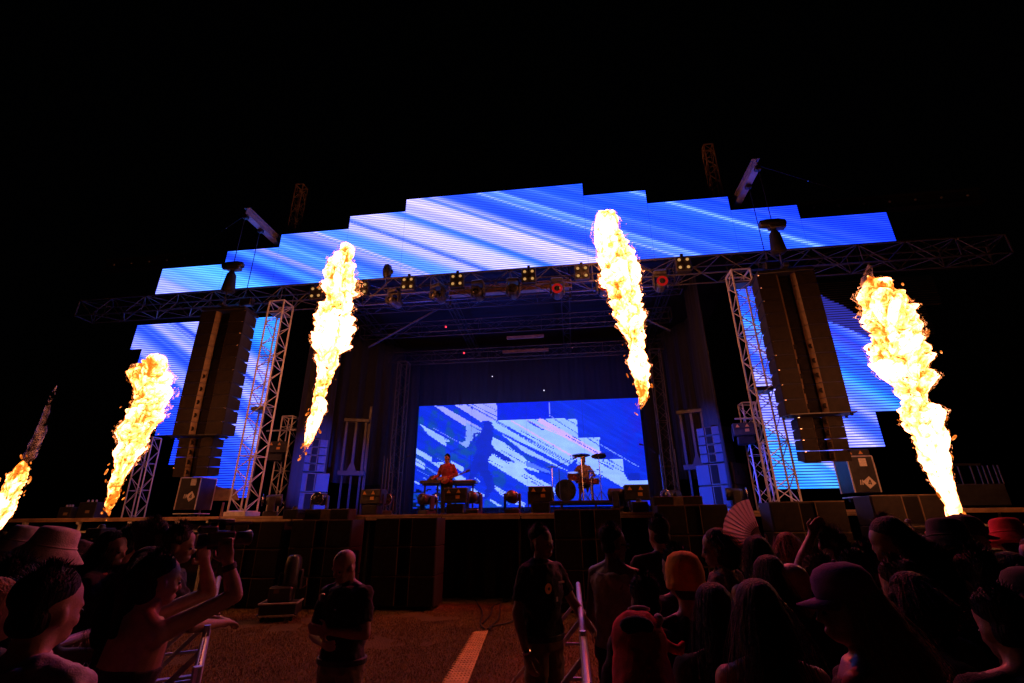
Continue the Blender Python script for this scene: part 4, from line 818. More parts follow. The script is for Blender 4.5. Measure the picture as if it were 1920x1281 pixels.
# cable mat strip on the grass
f0, f1 = gat(890, 1188), gat(915, 1186); n0, n1 = gat(835, 1281), gat(885, 1281); ext = (n0 - f0) * .6
t = thing('floor_strip', 'pale toothed rubber floor strip lit orange on the pit grass', 'floor strip', (n0 + f0) / 2)
Lm = [f0 + (n0 + ext - f0) * q for q in np.linspace(0, 1, 15)]; Rm = [f1 + (n1 + ext - f1) * q for q in np.linspace(0, 1, 15)]
for i in range(14):
    a, b, c, d = Lm[i], Lm[i + 1], Rm[i + 1], Rm[i]; mb = MB(); g = (b - a) * .01; lift = np.array([0, 0, .028]); dn = np.array([0, 0, -.03])
    q = [a + g, b - g, c - g, d + g]; mb.add([v + lift for v in q] + [v + dn for v in q], [(0, 1, 2, 3), (7, 6, 5, 4), (0, 4, 5, 1), (1, 5, 6, 2), (2, 6, 7, 3), (3, 7, 4, 0)])
    nub = MB(); u, w_ = (b - a), (d - a)
    tl = part('strip_tile', mb, 'mat_strip', t, world=True)
    for k in range(3):
        for j in range(6): nub.box(a + u * ((k + .5) / 3) + w_ * ((j + .5) / 6) + lift + np.array([0, 0, .002]), (.022, .03, .006), ch=.002)
    part('tread', nub, 'mat_strip', tl, world=True, kind='stuff')
    for k in range(3): part('tooth', MB().box(a + u * ((k + .5) / 3) - w_ / np.linalg.norm(w_) * .018 + np.array([0, 0, .012]), (.035, np.linalg.norm(u) / 6.5, .028), ch=.006), 'mat_strip', tl, world=True)
for i, pts in enumerate((((968, 1098), (950, 1130), (925, 1140), (905, 1172)), ((990, 1100), (955, 1118), (930, 1160), (918, 1184)), ((880, 1110), (900, 1130), (895, 1160), (908, 1182)), ((1000, 1160), (965, 1165), (935, 1172), (915, 1182)), ((770, 1112), (820, 1112), (850, 1098), (870, 1092)))):
    P = np.array([gat(*q) for q in pts]); s = np.linspace(0, 1, 30); k = np.linspace(0, 1, len(P)); Q = np.stack([np.interp(s, k, P[:, j]) for j in range(3)], 1); Q[:, 0] += .08 * np.sin(s * 9 + i) * np.sin(s * math.pi); Q[:, 1] += .1 * np.sin(s * 7 + 2 * i) * np.sin(s * math.pi); Q[:, 2] = gz(Q[:, 0], Q[:, 1]) + .02
    part('cable', MB().path(Q, .014, 7), 'rubber', smooth=True, label=('black cable reaching the floor strip from the skirt, farthest right', 'black cable crossing beside the guard towards the floor strip', 'black cable curling left of the floor strip', 'black cable running past the guard\'s feet to the floor strip', 'black cable lying along the foot of the subwoofers')[i], cat='cable', group='cables on the pit grass')

# ================================================================== crowd barriers
mesh_m = 'barrier'
def barrier(p0, p1, lab, h=1.1, mesh=True, side=1):
    p0, p1 = np.array([*p0, 0.0]), np.array([*p1, 0.0]); d = p1 - p0; L = np.linalg.norm(d); u = d / L; nrm = np.array([-u[1], u[0], 0]) * side
    for q in (p0, p1): q[2] = gz(q[0], q[1])
    t = thing('crowd_barrier', lab, 'barrier', (p0 + p1) / 2, group='crowd barriers'); Z_ = np.array([0, 0, 1.0])
    rod(t, p0 + Z_ * h, p1 + Z_ * h, .026, mesh_m, 'top_rail', 12); rod(t, p0 + Z_ * .12, p1 + Z_ * .12, .02, mesh_m, 'bottom_rail')
    nb = max(1, int(round(L / 1.25)))
    for i in range(nb + 1):
        q = p0 + d * i / nb; rod(t, q, q + Z_ * h, .022, mesh_m, 'post', 8)
        part('brace', MB().beam(q + Z_ * .95, q + nrm * .85 + Z_ * .04, .045, .035, .004), mesh_m, t, world=True); part('foot_plate', MB().beam(q + Z_ * .015, q + nrm * .9 + Z_ * .015, .09, .02), mesh_m, t, world=True)
        part('strut', MB().beam(q + Z_ * .5, q + nrm * .42 + Z_ * .5, .03, .025), mesh_m, t, world=True)
    if mesh:
        mb = MB(); s = .075
        for k in range(-int((h - .15) / s), int(L / s) + 1):
            for sg in (1, -1):
                a0, z0, a1, z1_ = k * s, .14, k * s + (h - .18), h - .04
                if sg < 0: z0, z1_ = z1_, z0
                ta, tb = max(0, (0 - a0) / (a1 - a0)), min(1, (L - a0) / (a1 - a0))
                if tb - ta < .03: continue
                A_ = p0 + u * (a0 + ta * (a1 - a0)) + Z_ * (z0 + ta * (z1_ - z0)); B_ = p0 + u * (a0 + tb * (a1 - a0)) + Z_ * (z0 + tb * (z1_ - z0)); mb.tube(A_, B_, .0035, n=4, caps=False)
        part('wire_mesh', mb, mesh_m, t, world=True, kind='stuff')
    return t
barrier((-4.75, 6.35), (-1.95, 2.58), 'crowd barrier with wire mesh along the left edge of the pit', side=-1)
barrier((-3.27, 3.52), (-2.98, 2.62), 'short barrier with a pale rail and wire mesh inside the left crowd', h=1.25, side=-1)
barrier((0.0, 6.1), (0.03, 1.2), 'crowd barrier with a shiny round rail along the right edge of the pit', mesh=False, side=-1)
# ================================================================== people
for nm, c, c2 in (('skin_light', (0.40, 0.22, 0.15), (0.30, 0.155, 0.10)), ('skin_tan', (0.27, 0.145, 0.09), (0.20, 0.10, 0.065)), ('skin_dark', (0.16, 0.085, 0.055), (0.11, 0.06, 0.04))): mat(nm, c, 0.48, 0, 0.1, 30, 0.12, 160, col2=c2)
def cloth(nm, c, var=0.25, scale=14, **k): mat(nm, c, 0.9, 0, var, scale, 0.35, 220, spec=0.2, sheen=0.15, **k)
for nm, c in (('cloth_black', (0.018, 0.018, 0.02)), ('cloth_charcoal', (0.05, 0.048, 0.055)), ('cloth_khaki', (0.26, 0.19, 0.12)), ('cloth_beige', (0.42, 0.33, 0.25)), ('cloth_denim', (0.05, 0.07, 0.13)), ('cloth_white', (0.62, 0.6, 0.6)), ('cloth_red', (0.70, 0.03, 0.03)), ('cloth_mustard', (0.80, 0.38, 0.03)), ('cloth_purple', (0.16, 0.05, 0.2)), ('cloth_green', (0.05, 0.07, 0.04)), ('cloth_brown', (0.14, 0.08, 0.05)), ('cloth_pink', (0.5, 0.3, 0.32))): cloth(nm, c)
cloth('cloth_hat_pale', (0.78, 0.66, 0.60), scale=14, col2=(0.42, 0.33, 0.30)); cloth('cloth_tiedye', (0.82, 0.78, 0.82), scale=7, col2=(0.22, 0.10, 0.22)); cloth('cloth_floral', (0.45, 0.26, 0.24), scale=26, col2=(0.012, 0.012, 0.014)); cloth('cloth_check', (0.45, 0.38, 0.36), scale=60, col2=(0.03, 0.025, 0.03)); cloth('cloth_plaid_red_lit', (0.34, 0.08, 0.11), scale=9, col2=(0.24, 0.012, 0.02)); cloth('cloth_plaid_pale', (0.62, 0.42, 0.38), scale=10, col2=(0.40, 0.16, 0.15)); cloth('cloth_hat_print', (0.2, 0.13, 0.14), scale=40, col2=(0.05, 0.03, 0.04))  # the red plaid has the band's red front light put into its colour
def hair_mat(nm, c):
    m = mat(nm, c, 0.65, 0, 0.75, 1.0, 0.9, 1.0, spec=0.18); nt = m.node_tree; tc = [n for n in nt.nodes if n.type == 'TEX_COORD'][0]; mp = nt.nodes.new('ShaderNodeMapping'); mp.inputs['Scale'].default_value = (95, 95, 7)
    nt.links.new(tc.outputs['Object'], mp.inputs['Vector'])
    for n in nt.nodes:
        if n.type == 'TEX_NOISE': nt.links.new(mp.outputs['Vector'], n.inputs['Vector'])
for nm, c in (('hair_black', (0.007, 0.006, 0.006)), ('hair_brown', (0.05, 0.028, 0.016)), ('hair_blond', (0.30, 0.18, 0.08)), ('hair_ginger', (0.22, 0.07, 0.02))): hair_mat(nm, c)
mat('eye_dark', (0.02, 0.015, 0.012), 0.15, spec=0.8); mat('shoe', (0.02, 0.02, 0.02), 0.6)
_CL = bpy.data.textures.new('cloth_folds', 'CLOUDS'); _CL.noise_scale = 0.085; _CL.noise_depth = 3
JOBS = []
def grow(name, mb, m, parent, vox, it=4, fold=0.0):
    "one continuous skin grown over overlapping shapes; finished in a batch further down"
    o = part(name, mb, m, parent, smooth=True)
    r = o.modifiers.new('skin', 'REMESH'); r.mode = 'VOXEL'; r.voxel_size = vox; r.use_smooth_shade = True
    s = o.modifiers.new('soften', 'SMOOTH'); s.iterations = it; s.factor = 0.5
    if fold:
        d = o.modifiers.new('folds', 'DISPLACE'); d.texture = _CL; d.strength = fold; d.mid_level = 0.5; d.texture_coords = 'LOCAL'
    JOBS.append(o); return o
def hand(mb, w, d, n, k=1.0, curl=0.5, side=1):
    "palm, four unequal fingers and a thumb at wrist w, pointing along d, palm facing n"
    d = np.asarray(d, float) / np.linalg.norm(d); n = np.asarray(n, float); n = n - d * (n @ d); n /= np.linalg.norm(n); s = np.cross(d, n) * side
    F = np.stack([s, d, n], 1); mb.ell(w + d * .055 * k, (.042 * k, .056 * k, .019 * k), F, 12, 8); mb.cap(w - d * .02, w + d * .03 * k, .027 * k, .03 * k)
    for j, (ox, L) in enumerate(((-.03, .068), (-.010, .078), (.011, .073), (.031, .058))):
        b = w + d * .092 * k + s * ox * k; a1 = curl * .8; m1 = b + (d * math.cos(a1) + n * math.sin(a1)) * L * .52 * k; a2 = curl * 1.9; m2 = m1 + (d * math.cos(a2) + n * math.sin(a2)) * L * .5 * k
        mb.cap(b - d * .015, m1, .0098 * k, .0092 * k, 8); mb.cap(m1, m2, .0092 * k, .0078 * k, 8)
    b = w + d * .03 * k - s * .036 * k; m1 = b + (d * .55 - s * .75 + n * .3) / 1.0 * .038 * k; m2 = m1 + (d * .85 - s * .1 + n * (.2 + .5 * curl)) * .034 * k
    mb.cap(b, m1, .0125 * k, .011 * k, 8); mb.cap(m1, m2, .011 * k, .009 * k, 8)
def P(px, py, dep): return EYE + ray(px, py) * dep
def smooth01(t): t = np.clip(t, 0, 1); return t * t * (3 - 2 * t)

def person(label, top, yaw=0.0, lean=0.0, side=0.0, hp=0.0, hy=0.0, sw=0.19, bulk=1.0, skin='skin_light', shirt=('tee', 'cloth_black'), legs=('long', 'cloth_black'), hair=('short', 'hair_brown'), hat=None, arms=None, vox=0.014, hands=(0.5, 0.5), group=None, sit=False, extra=None, kfix=None, base_z=None, glasses=False, reach=None):
    """top: world point of the head's crown; yaw: 0 looks up-stage (+y), 180 looks at the camera. lean/side bend the trunk, hp/hy nod and turn the head.
    arms: ((elbow, wrist, palm normal), same for the right) in body space, left is -x."""
    arms = arms or (((-.25, -.02, 1.13), (-.25, .10, .90), (1, 0, 0)), ((.25, -.02, 1.13), (.25, .10, .90), (-1, 0, 0)))
    HEADC = np.array([0, -.01, 1.51])
    def bend(v):
        v = np.asarray(v, float).copy(); one = v.ndim == 1; v = np.atleast_2d(v); t = smooth01((v[:, 2] - .85) / .4)
        p = v - np.array([0, 0, .95])
        for M, ang in ((0, -lean), (1, side)):
            a = ang * t; c, s = np.cos(a), np.sin(a)
            if M == 0: y, z = p[:, 1] * c - p[:, 2] * s, p[:, 1] * s + p[:, 2] * c; p = np.column_stack([p[:, 0], y, z])
            else: x, z = p[:, 0] * c + p[:, 2] * s, -p[:, 0] * s + p[:, 2] * c; p = np.column_stack([x, p[:, 1], z])
        v = p + np.array([0, 0, .95]); return v[0] if one else v
    MH = rotz(hy) @ rotx(-hp)
    def hd(v): return bend((np.asarray(v, float) - HEADC) @ MH.T + HEADC)
    crown = hd(np.array([0, -.005, 1.75])) + np.array([0, 0, -.34 if sit else 0])
    gzv = float(gz(top[0], top[1])) if base_z is None else base_z
    k = (top[2] - gzv) / crown[2] if kfix is None else kfix
    cz, sz_ = math.cos(yaw), math.sin(yaw); xy = np.array([top[0] - k * (cz * crown[0] - sz_ * crown[1]), top[1] - k * (sz_ * crown[0] + cz * crown[1])])
    t = thing('person', label, 'person', (xy[0], xy[1], gzv if kfix is None else top[2] - k * crown[2]), yaw, group); t.scale = (k, k, k)
    # ---- body
    W = sw; B = MB(); Hm = MB()
    Hm.ell((0, -.012, 1.660), (.078, .098, .088), None, 18, 12); Hm.ell((0, .024, 1.605), (.064, .070, .080), None, 16, 10); Hm.ell((0, .044, 1.548), (.048, .050, .036), None, 12, 8); Hm.ell((0, -.02, 1.60), (.068, .075, .07), None, 14, 9)
    Hm.cap((0, .088, 1.630), (0, .104, 1.594), .010, .0135, 8); Hm.cap((-.034, .078, 1.640), (.034, .078, 1.640), .014, .014, 8); Hm.ell((0, .092, 1.556), (.024, .010, .010), None, 10, 6)
    for s in (-1, 1): Hm.ell((s * .075, -.008, 1.605), (.011, .023, .032), rotz(s * -.35), 10, 7); Hm.ell((s * .036, .068, 1.588), (.022, .02, .02), None, 8, 6)
    B2 = MB(); B2.cap((0, -.022, 1.42), (0, -.012, 1.56), .064, .056)
    for s in (-1, 1): B2.cap((s * .03, -.03, 1.475), (s * (sw - .02), -.012, 1.41), .042, .05)
    def torso(mb, g, top_z=1.46, bot=.86, bl=bulk):
        prof = [(.86, .165, .118), (.94, .165, .118), (1.04, .140 * (1 + .6 * (bl - 1)), .104 * bl), (1.14, .145 * (1 + .5 * (bl - 1)), .110 * bl), (1.26, .165, .120), (1.36, .175, .112), (1.42, .16, .092), (1.47, .09, .07)]
        pr = [(z, a * W / .19 + g, b + g) for z, a, b in prof if bot - .01 <= z <= top_z + .02]
        n = 20; A = np.arange(n) * 2 * math.pi / n; V = [np.stack([a * np.sign(np.cos(A)) * np.abs(np.cos(A)) ** .85, b * np.sin(A) - .005, 0 * A + z], 1) for z, a, b in pr]; kk = len(pr)
        mb.add(np.concatenate(V), [(i * n + j, i * n + (j + 1) % n, (i + 1) * n + (j + 1) % n, (i + 1) * n + j) for i in range(kk - 1) for j in range(n)] + [tuple(range(n - 1, -1, -1)), tuple((kk - 1) * n + j for j in range(n))])
    torso(B, 0.0)
    sh = [np.array([s * (W - .022), -.005, 1.405]) for s in (-1, 1)]; J = []
    for i, s in enumerate((-1, 1)):
        B.ell(sh[i], (.058, .056, .06)); e, w, n_ = (np.asarray(q, float) for q in arms[i]); J.append((sh[i], e, w, n_))
    Bb = MB()
    for M_ in (B, B2): [Bb.add(v, []) for v in []]
    B.xf(bend); B2.xf(bend); Hm.xf(hd)
    shb = [bend(q) for q in sh]; AR = []
    for i, (s0, e, w, n_) in enumerate(J): AR.append((shb[i], bend(e) if e[2] > .2 else e, bend(w) if w[2] > .2 else w, n_))
    if reach:                                            # elbow and wrist given as places in the site
        inv = lambda q: (rotz(-yaw) @ (np.asarray(q) - np.array([xy[0], xy[1], t.location.z]))) / k
        AR = [AR[i] if reach[i] is None else (AR[i][0], inv(reach[i][0]), inv(reach[i][1]), np.asarray(reach[i][2], float)) for i in range(2)]
    for i, (s0, e, w, n_) in enumerate(AR):
        B.cap(s0, e, .053 * (.7 + .3 * bulk), .041); B.cap(e, e + (w - e) * .35, .041, .043); B.cap(e + (w - e) * .35, w, .043, .027); hand(B, w, w - e, n_, 1.0, hands[i], 1 if i == 0 else -1)
    if not sit:
        KN = [(s * .095, .015, .50) for s in (-1, 1)]; AN = [(s * .10, -.02, .09) for s in (-1, 1)]; HP = [(s * .085, 0, .88) for s in (-1, 1)]
    else:
        KN = [(s * .17, .42, .50) for s in (-1, 1)]; AN = [(s * .2, .36, .09) for s in (-1, 1)]; HP = [(s * .09, 0, .56) for s in (-1, 1)]
    dz = 0.0 if not sit else -.34
    for i in range(2): B.cap(HP[i], KN[i], .085, .058); B.cap(KN[i], AN[i], .056, .038); B.cap(np.array(AN[i]) + (0, -.02, -.045), np.array(AN[i]) + (0, .13, -.055), .035, .03)
    if sit:
        up_ = lambda v: v + np.array([0, 0, dz]) * (v[:, 2:] > .62)
        for M_ in (B, B2, Hm): M_.xf(up_)
        t.location.z += 0
    all_ = MB()
    for M_ in (B, B2, Hm):
        all_.v += M_.v; all_.f += [tuple(q + all_.n for q in f) for f in M_.f]; all_.n += M_.n; all_.mi += M_.mi
    grow('body', all_, skin, t, vox, 3)
    hdS = (lambda v: up_(hd(v))) if sit else hd; bnS = (lambda v: up_(bend(v))) if sit else bend
    for s in (-1, 1):
        part('eye', MB().ell((s * .033, .084, 1.617), (.013, .008, .008), None, 8, 6).xf(hdS), 'eye_dark', t, smooth=True)
    # ---- clothes
    st_, sm = shirt
    if st_ not in ('none',):
        S = MB(); torso(S, .022 if st_ != 'tank' else .014, 1.45 if st_ in ('tee', 'long') else 1.40, .86); S.xf(bnS)
        if st_ in ('tee', 'long'):
            S2 = MB().cap((0, -.015, 1.42), (0, -.012, 1.462), .085, .070)
            for s in (-1, 1): S2.cap((s * .04, -.028, 1.462), (s * (W - .02), -.010, 1.405), .052, .066)
            S2.xf(bnS); S.v += S2.v; S.f += [tuple(q + S.n for q in f) for f in S2.f]; S.n += S2.n; S.mi += S2.mi
            for i, (s0, e, w, n_) in enumerate(AR):
                o_ = np.array([0, 0, dz])
                S.ell(s0 + o_, (.064, .068, .064)); fr = .72 if st_ == 'tee' else 1.0
                ee = s0 + (e - s0) * fr; S.path([s0 + o_, s0 * .5 + ee * .5 + o_, ee + o_], [.066 * (.7 + .3 * bulk), .066 * (.7 + .3 * bulk), .064 if st_ == 'tee' else .054], 12)
                if st_ == 'long': S.ell(e + o_, .056); S.path([e + o_, (e + w) / 2 + o_, w - (w - e) * .06 + o_], [.055, .05, .042], 12)
        elif st_ == 'tank':
            for i in range(2):
                q = MB().cap((sh[i][0] * .55, -.03, 1.36), (sh[i][0] * .50, -.02, 1.455), .034, .024).cap((sh[i][0] * .50, -.02, 1.455), (sh[i][0] * .5, .05, 1.37), .024, .03); q.xf(bnS); S.v += q.v; S.f += [tuple(z + S.n for z in f) for f in q.f]; S.n += q.n; S.mi += q.mi
        elif st_ == 'dress':
            S.v = []; S.f = []; S.n = 0; S.mi = []; torso(S, .012, 1.26, .86); q = MB().cap((-.05, .10, 1.2), (-.05, .0, 1.46), .02, .012).cap((.05, .10, 1.2), (.05, .0, 1.46), .02, .012); S.xf(bnS); q.xf(bnS); S.v += q.v; S.f += [tuple(z + S.n for z in f) for f in q.f]; S.n += q.n; S.mi += q.mi
        grow('shirt' if st_ != 'dress' else 'dress', S, sm, t, vox * 1.05, 3, 0.045 if st_ != 'dress' else .012)
    if legs:
        lt, lm = legs; Pm = MB()
        if not sit: torso(Pm, .026, .96, .86)
        for i in range(2):
            hpv, kn, an = np.array(HP[i]), np.array(KN[i]), np.array(AN[i])
            Pm.ell(hpv, (.098, .112, .10)); Pm.path([hpv, (hpv + kn) / 2, kn], [.103, .09, .076], 14); Pm.ell(kn, .074)
            if lt == 'long': Pm.path([kn, (kn + an) / 2, an - (0, 0, .03)], [.074, .07, .066], 14)
            elif lt == 'shorts': pass
        grow('trousers' if lt == 'long' else 'shorts', Pm, lm, t, vox * 1.2, 3, .03)
        for i in range(2): an = np.array(AN[i]); grow('shoe', MB().cap(an + (0, -.025, -.045), an + (0, .14, -.055), .046, .042).box(an + (0, .055, -.078), (.085, .27, .022), ch=.008), 'shoe', t, .016, 2)
    # ---- hair
    hs, hm = hair if hair else (None, None); r2 = random.Random(hash(label) & 0xffff if False else sum(map(ord, label)))
    if hs:
        Hh = MB(); hk = .86 if hat else 1.0; Hh.ell((0, -.034 + (.012 if hat else 0), 1.684 - (.012 if hat else 0)), (.083 * hk, .099 * hk, .082 * hk), rotx(.12), 16, 10)
        if hs in ('long', 'bob', 'pony', 'bun'): Hh.ell((0, -.052, 1.60), (.082, .062, .085), None, 12, 8)
        else: Hh.ell((0, -.05, 1.60), (.076, .055, .06), None, 12, 8)
        if hs == 'curly':
            for _ in range(26): a, b = r2.uniform(0, 6.28), r2.uniform(-.2, 1.2); Hh.ell((.085 * math.cos(a) * math.cos(b), -.025 + .098 * math.sin(a) * math.cos(b) * (1 if math.sin(a) < 0 else .6), 1.665 + .095 * math.sin(b)), r2.uniform(.018, .034), None, 8, 6)
        if hs == 'bun': Hh.ell((0, -.12, 1.70), (.05, .05, .048), None, 10, 7)
        if hs == 'pony': Hh.cap((0, -.10, 1.68), (0, -.14, 1.62), .035, .04).cap((0, -.14, 1.62), (.01, -.13, 1.40), .038, .02)
        if hs == 'long': Hh.path([(0, -.05, 1.62), (0, -.07, 1.5), (0, -.10, 1.38), (0, -.115, 1.28), (0, -.11, 1.22)], [.074, .076, .078, .06, .03], 14)
        if hs == 'bob': Hh.path([(0, -.05, 1.62), (0, -.06, 1.54), (0, -.07, 1.48)], [.085, .095, .08], 14)
        Hh.xf(hdS); ho = grow('hair', Hh, hm, t, .012, 2, .014)
        T = MB(); ns = {'long': 800, 'bob': 600, 'curly': 650, 'pony': 600, 'bun': 600}.get(hs, 650)
        for _ in range(ns):
            b = r2.uniform(.0, 1.5) if not hat else r2.uniform(-.5, .0); a = r2.uniform(-.5, 3.64) + math.pi if b < .42 else r2.uniform(0, 6.28); nrm = np.array([math.cos(a) * math.cos(b), math.sin(a) * math.cos(b) * .9, math.sin(b)])
            p = np.array([0, -.034, 1.680]) + nrm * (.082, .098, .081); w_ = r2.uniform(.0012, .0035); tn = np.cross(nrm, (0, 0, 1.0)); tn = tn / (np.linalg.norm(tn) + 1e-6) * w_
            if hs in ('long', 'bob'):
                L = r2.uniform(.3, .52) if hs == 'long' else r2.uniform(.14, .24); sx = r2.uniform(-.06, .06); out = r2.uniform(.0, .045) if r2.random() < .8 else r2.uniform(.04, .08)
                pts = [p, p + nrm * (.012 + out * .5) - (0, 0, L * .22), p + nrm * (.02 + out) * (1, 1, 0) + np.array([sx * .4, -.02, -L * .5]), p * (1, 1, 1) + nrm * (.02 + out) * (1, 1, 0) + np.array([sx, -.045, -L * .8]), p + np.array([sx * 1.4, -.04, -L])]
            else:
                L = r2.uniform(.015, .045) * (1.6 if hs == 'curly' else 1); q = nrm + np.array([r2.uniform(-.7, .7), r2.uniform(-.9, .3), r2.uniform(-.3, .7)]) * .8; q /= np.linalg.norm(q); pts = [p, p + q * L * .6, p + q * L + (0, 0, -.004)]
            nP = len(pts); V = []
            for i, z in enumerate(pts): V += [z - tn * (1 - i / nP), z + tn * (1 - i / nP)]
            T.add(V, [(2 * i, 2 * i + 1, 2 * i + 3, 2 * i + 2) for i in range(nP - 1)])
        T.xf(hdS)
        if not hat or hs in ('long', 'bob'): part('hair_strands', T, hm, ho, kind='stuff')
    # ---- hats
    if hat:
        ht, hmz = hat; Q = MB(); hb = np.array([0, -.012, 1.66])
        if ht == 'bucket':
            Q.lathe([(.158, -.052), (.162, -.047), (.102, .02), (.096, .05), (.088, .10), (.074, .118), (.03, .124)], 28, rotx(-.06), hb, 1, 1.12); Q.xf(hdS); o = part('bucket_hat', Q, hmz, t, smooth=True)
            part('hat_seam', MB().lathe([(.1035, .018), (.107, .022), (.1035, .028)], 28, rotx(-.06), hb, 1, 1.12).xf(hdS), hmz, o, smooth=True)
        elif ht in ('cap', 'cap_back'):
            s = 1 if ht == 'cap' else -1
            Q.lathe([(.090, -.01), (.092, .03), (.088, .065), (.07, .095), (.035, .112), (.006, .115)], 24, None, hb, 1, 1.14); Q.xf(hdS); o = part('baseball_cap', Q, hmz, t, smooth=True)
            V = []; nn = 14
            for lay in (0, .006):
                for i in range(nn + 1):
                    a = -1.25 + 2.5 * i / nn
                    for r_, f in ((.092, 0), (.16, 1)): V.append(hb + np.array([math.sin(a) * (.092 if not f else .088), s * (math.cos(a) * (.100 if not f else .175)), -.004 - .018 * (math.sin(a) ** 2) * f - .012 * f + lay]))
            m_ = 2 * (nn + 1); fs = []
            for i in range(nn): fs += [(2 * i, 2 * i + 1, 2 * i + 3, 2 * i + 2), (m_ + 2 * i + 2, m_ + 2 * i + 3, m_ + 2 * i + 1, m_ + 2 * i), (2 * i + 1, m_ + 2 * i + 1, m_ + 2 * i + 3, 2 * i + 3)]
            part('cap_brim', MB().add(V, fs).xf(hdS), hmz, o, smooth=True, **({'label': 'pale underside brim'} if False else {})); part('cap_button', MB().ell(hb + (0, 0, .116), .009, None, 8, 6).xf(hdS), hmz, o)
        elif ht == 'beanie':
            Q.lathe([(.096, -.055), (.102, -.045), (.103, -.02), (.099, -.012), (.101, .03), (.094, .07), (.076, .108), (.045, .130), (.01, .135)], 40, rotx(.12), hb, 1, 1.12); Q.xf(lambda v: v + .003 * np.sin(np.arctan2(v[:, 1] - hb[1], v[:, 0]) * 22)[:, None] * np.array([1, 1, 0]) * np.sign(v - hb)); Q.xf(hdS); part('beanie', Q, hmz, t, smooth=True)
        elif ht == 'hood':
            Q.ell((0, -.02, 1.655), (.115, .13, .125), None, 16, 10); Q.path([(0, -.03, 1.60), (0, -.05, 1.48), (0, -.03, 1.40)], [.115, .13, .16], 16); Q.cap((.10, 0, 1.66), (.17, .02, 1.63), .025, .02); Q.cap((.17, .02, 1.63), (.185, .02, 1.66), .02, .016); Q.xf(hdS); o = grow('hood', Q, hmz, t, .011, 4, .02)
            part('hood_patch', MB().ell((0.015, -.03, 1.778), (.05, .036, .014), None, 14, 6).xf(hdS), 'cloth_white', o, smooth=True); part('hood_patch', MB().ell((.088, -.055, 1.735), (.016, .03, .026), rotz(.5), 12, 6).xf(hdS), 'cloth_white', o, smooth=True)
            part('hood_black_band', MB().ell((-.01, -.128, 1.70), (.07, .022, .038), None, 14, 7).xf(hdS), 'cloth_black', o, smooth=True)  # black cloth pad across the back of the hood
    if glasses: part('sunglasses', MB().box((-.034, .104, 1.616), (.052, .008, .034), ch=.004).box((.034, .104, 1.616), (.052, .008, .034), ch=.004).box((0, .106, 1.622), (.03, .006, .008)).box((-.073, .04, 1.62), (.006, .13, .01)).box((.073, .04, 1.62), (.006, .13, .01)).xf(hdS), 'lens_glass', t)
    if extra: extra(t, bnS, hdS, AR)
    return t, AR, k

UPARM = lambda s: ((s * .42, .12, 1.52), (s * .36, .22, 1.82), (-s, .3, 0))
BARR = lambda s: ((s * .24, .14, 1.16), (s * .16, .40, 1.12), (0, 0, -1))
PHONE = lambda s: ((s * .24, .06, 1.16), (s * .12, .26, 1.30), (-s * .6, -.8, 0))
DOWN = lambda s: ((s * .25, -.03, 1.13), (s * .27, .06, .88), (-s, 0, 0))
AK = R(90)

# ---- the pit crew
def polo_badge(t, bn, hd, AR):
    part('chest_emblem', MB().lathe([(.038, 0), (.034, .006)], 18, rotx(math.pi / 2), (.075, .128, 1.30)).xf(lambda v: bn(v) + np.array([0, .018, 0])), 'sticker_amber', t)
    e = part('emblem_center', MB().lathe([(.012, 0), (.01, .004)], 14, rotx(math.pi / 2), (.075, .136, 1.30)).xf(lambda v: bn(v) + np.array([0, .018, 0])), 'cloth_black', t)
    tx = MB()
    for i in range(5): tx.box((-.105 + i * .014, .145, 1.335), (.009, .004, .016))
    part('chest_lettering', tx.xf(bn), 'sticker_white', t)
    part('lanyard_card', MB().box((-.01, .156, 1.22), (.022, .004, .034), ch=.002).xf(bn), 'sticker_white', t)
    w = AR[0][2]; part('wristwatch', MB().lathe([(.034, -.014), (.037, 0), (.034, .014)], 16, frame(AR[1][2] - AR[1][1]), AR[1][2]), 'chrome', t)
    part('belt', MB().lathe([(.196, .925), (.2, .93), (.2, .96), (.196, .965)], 28, None, (0, -.004, 0), 1, .735), 'shoe', t)
gt, _, _ = person('security guard in black shirt with round chest emblem, one hand on the rail', P(1016, 988, 4.15), R(-132), .02, 0, .04, R(10), .186, 1.08, 'skin_tan', ('tee', 'cloth_black'), ('long', 'cloth_khaki'), ('short', 'hair_black'), None,
       (((-.30, .05, 1.17), (-.36, .20, .97), (0, 0, -1)), ((.25, -.03, 1.13), (.25, .08, .88), (-1, 0, .2))), .009, (.35, .45), None, False, polo_badge)
def bald_extra(t, bn, hd, AR):
    part('belt', MB().lathe([(.2, .925), (.205, .93), (.205, .96), (.2, .965)], 28, None, (0, -.004, 0), 1, .74), 'shoe', t)
    part('earpiece', MB().ell((.085, 0, 1.60), (.012, .014, .018), None, 8, 6).xf(hd), 'rubber', t)
    part('shirt_button', MB().ell((-.02, .155, 1.33), .008, None, 8, 6).xf(bn), 'chrome', t); part('radio_mic', MB().box((.13, .12, 1.40), (.04, .03, .06), ch=.008).xf(bn), 'plastic', t)
person('bald security man with folded arms in the middle of the pit', P(641, 1033, 3.7), R(172), .08, 0, .32, R(-14), .186, 1.10, 'skin_light', ('tee', 'cloth_black'), ('long', 'cloth_khaki'), None, None,
       (((-.225, .05, 1.14), (.0, .20, 1.19), (0, -1, .3)), ((.225, .06, 1.12), (.0, .245, 1.12), (0, -1, .3))), .009, (.5, .5), None, False, bald_extra)

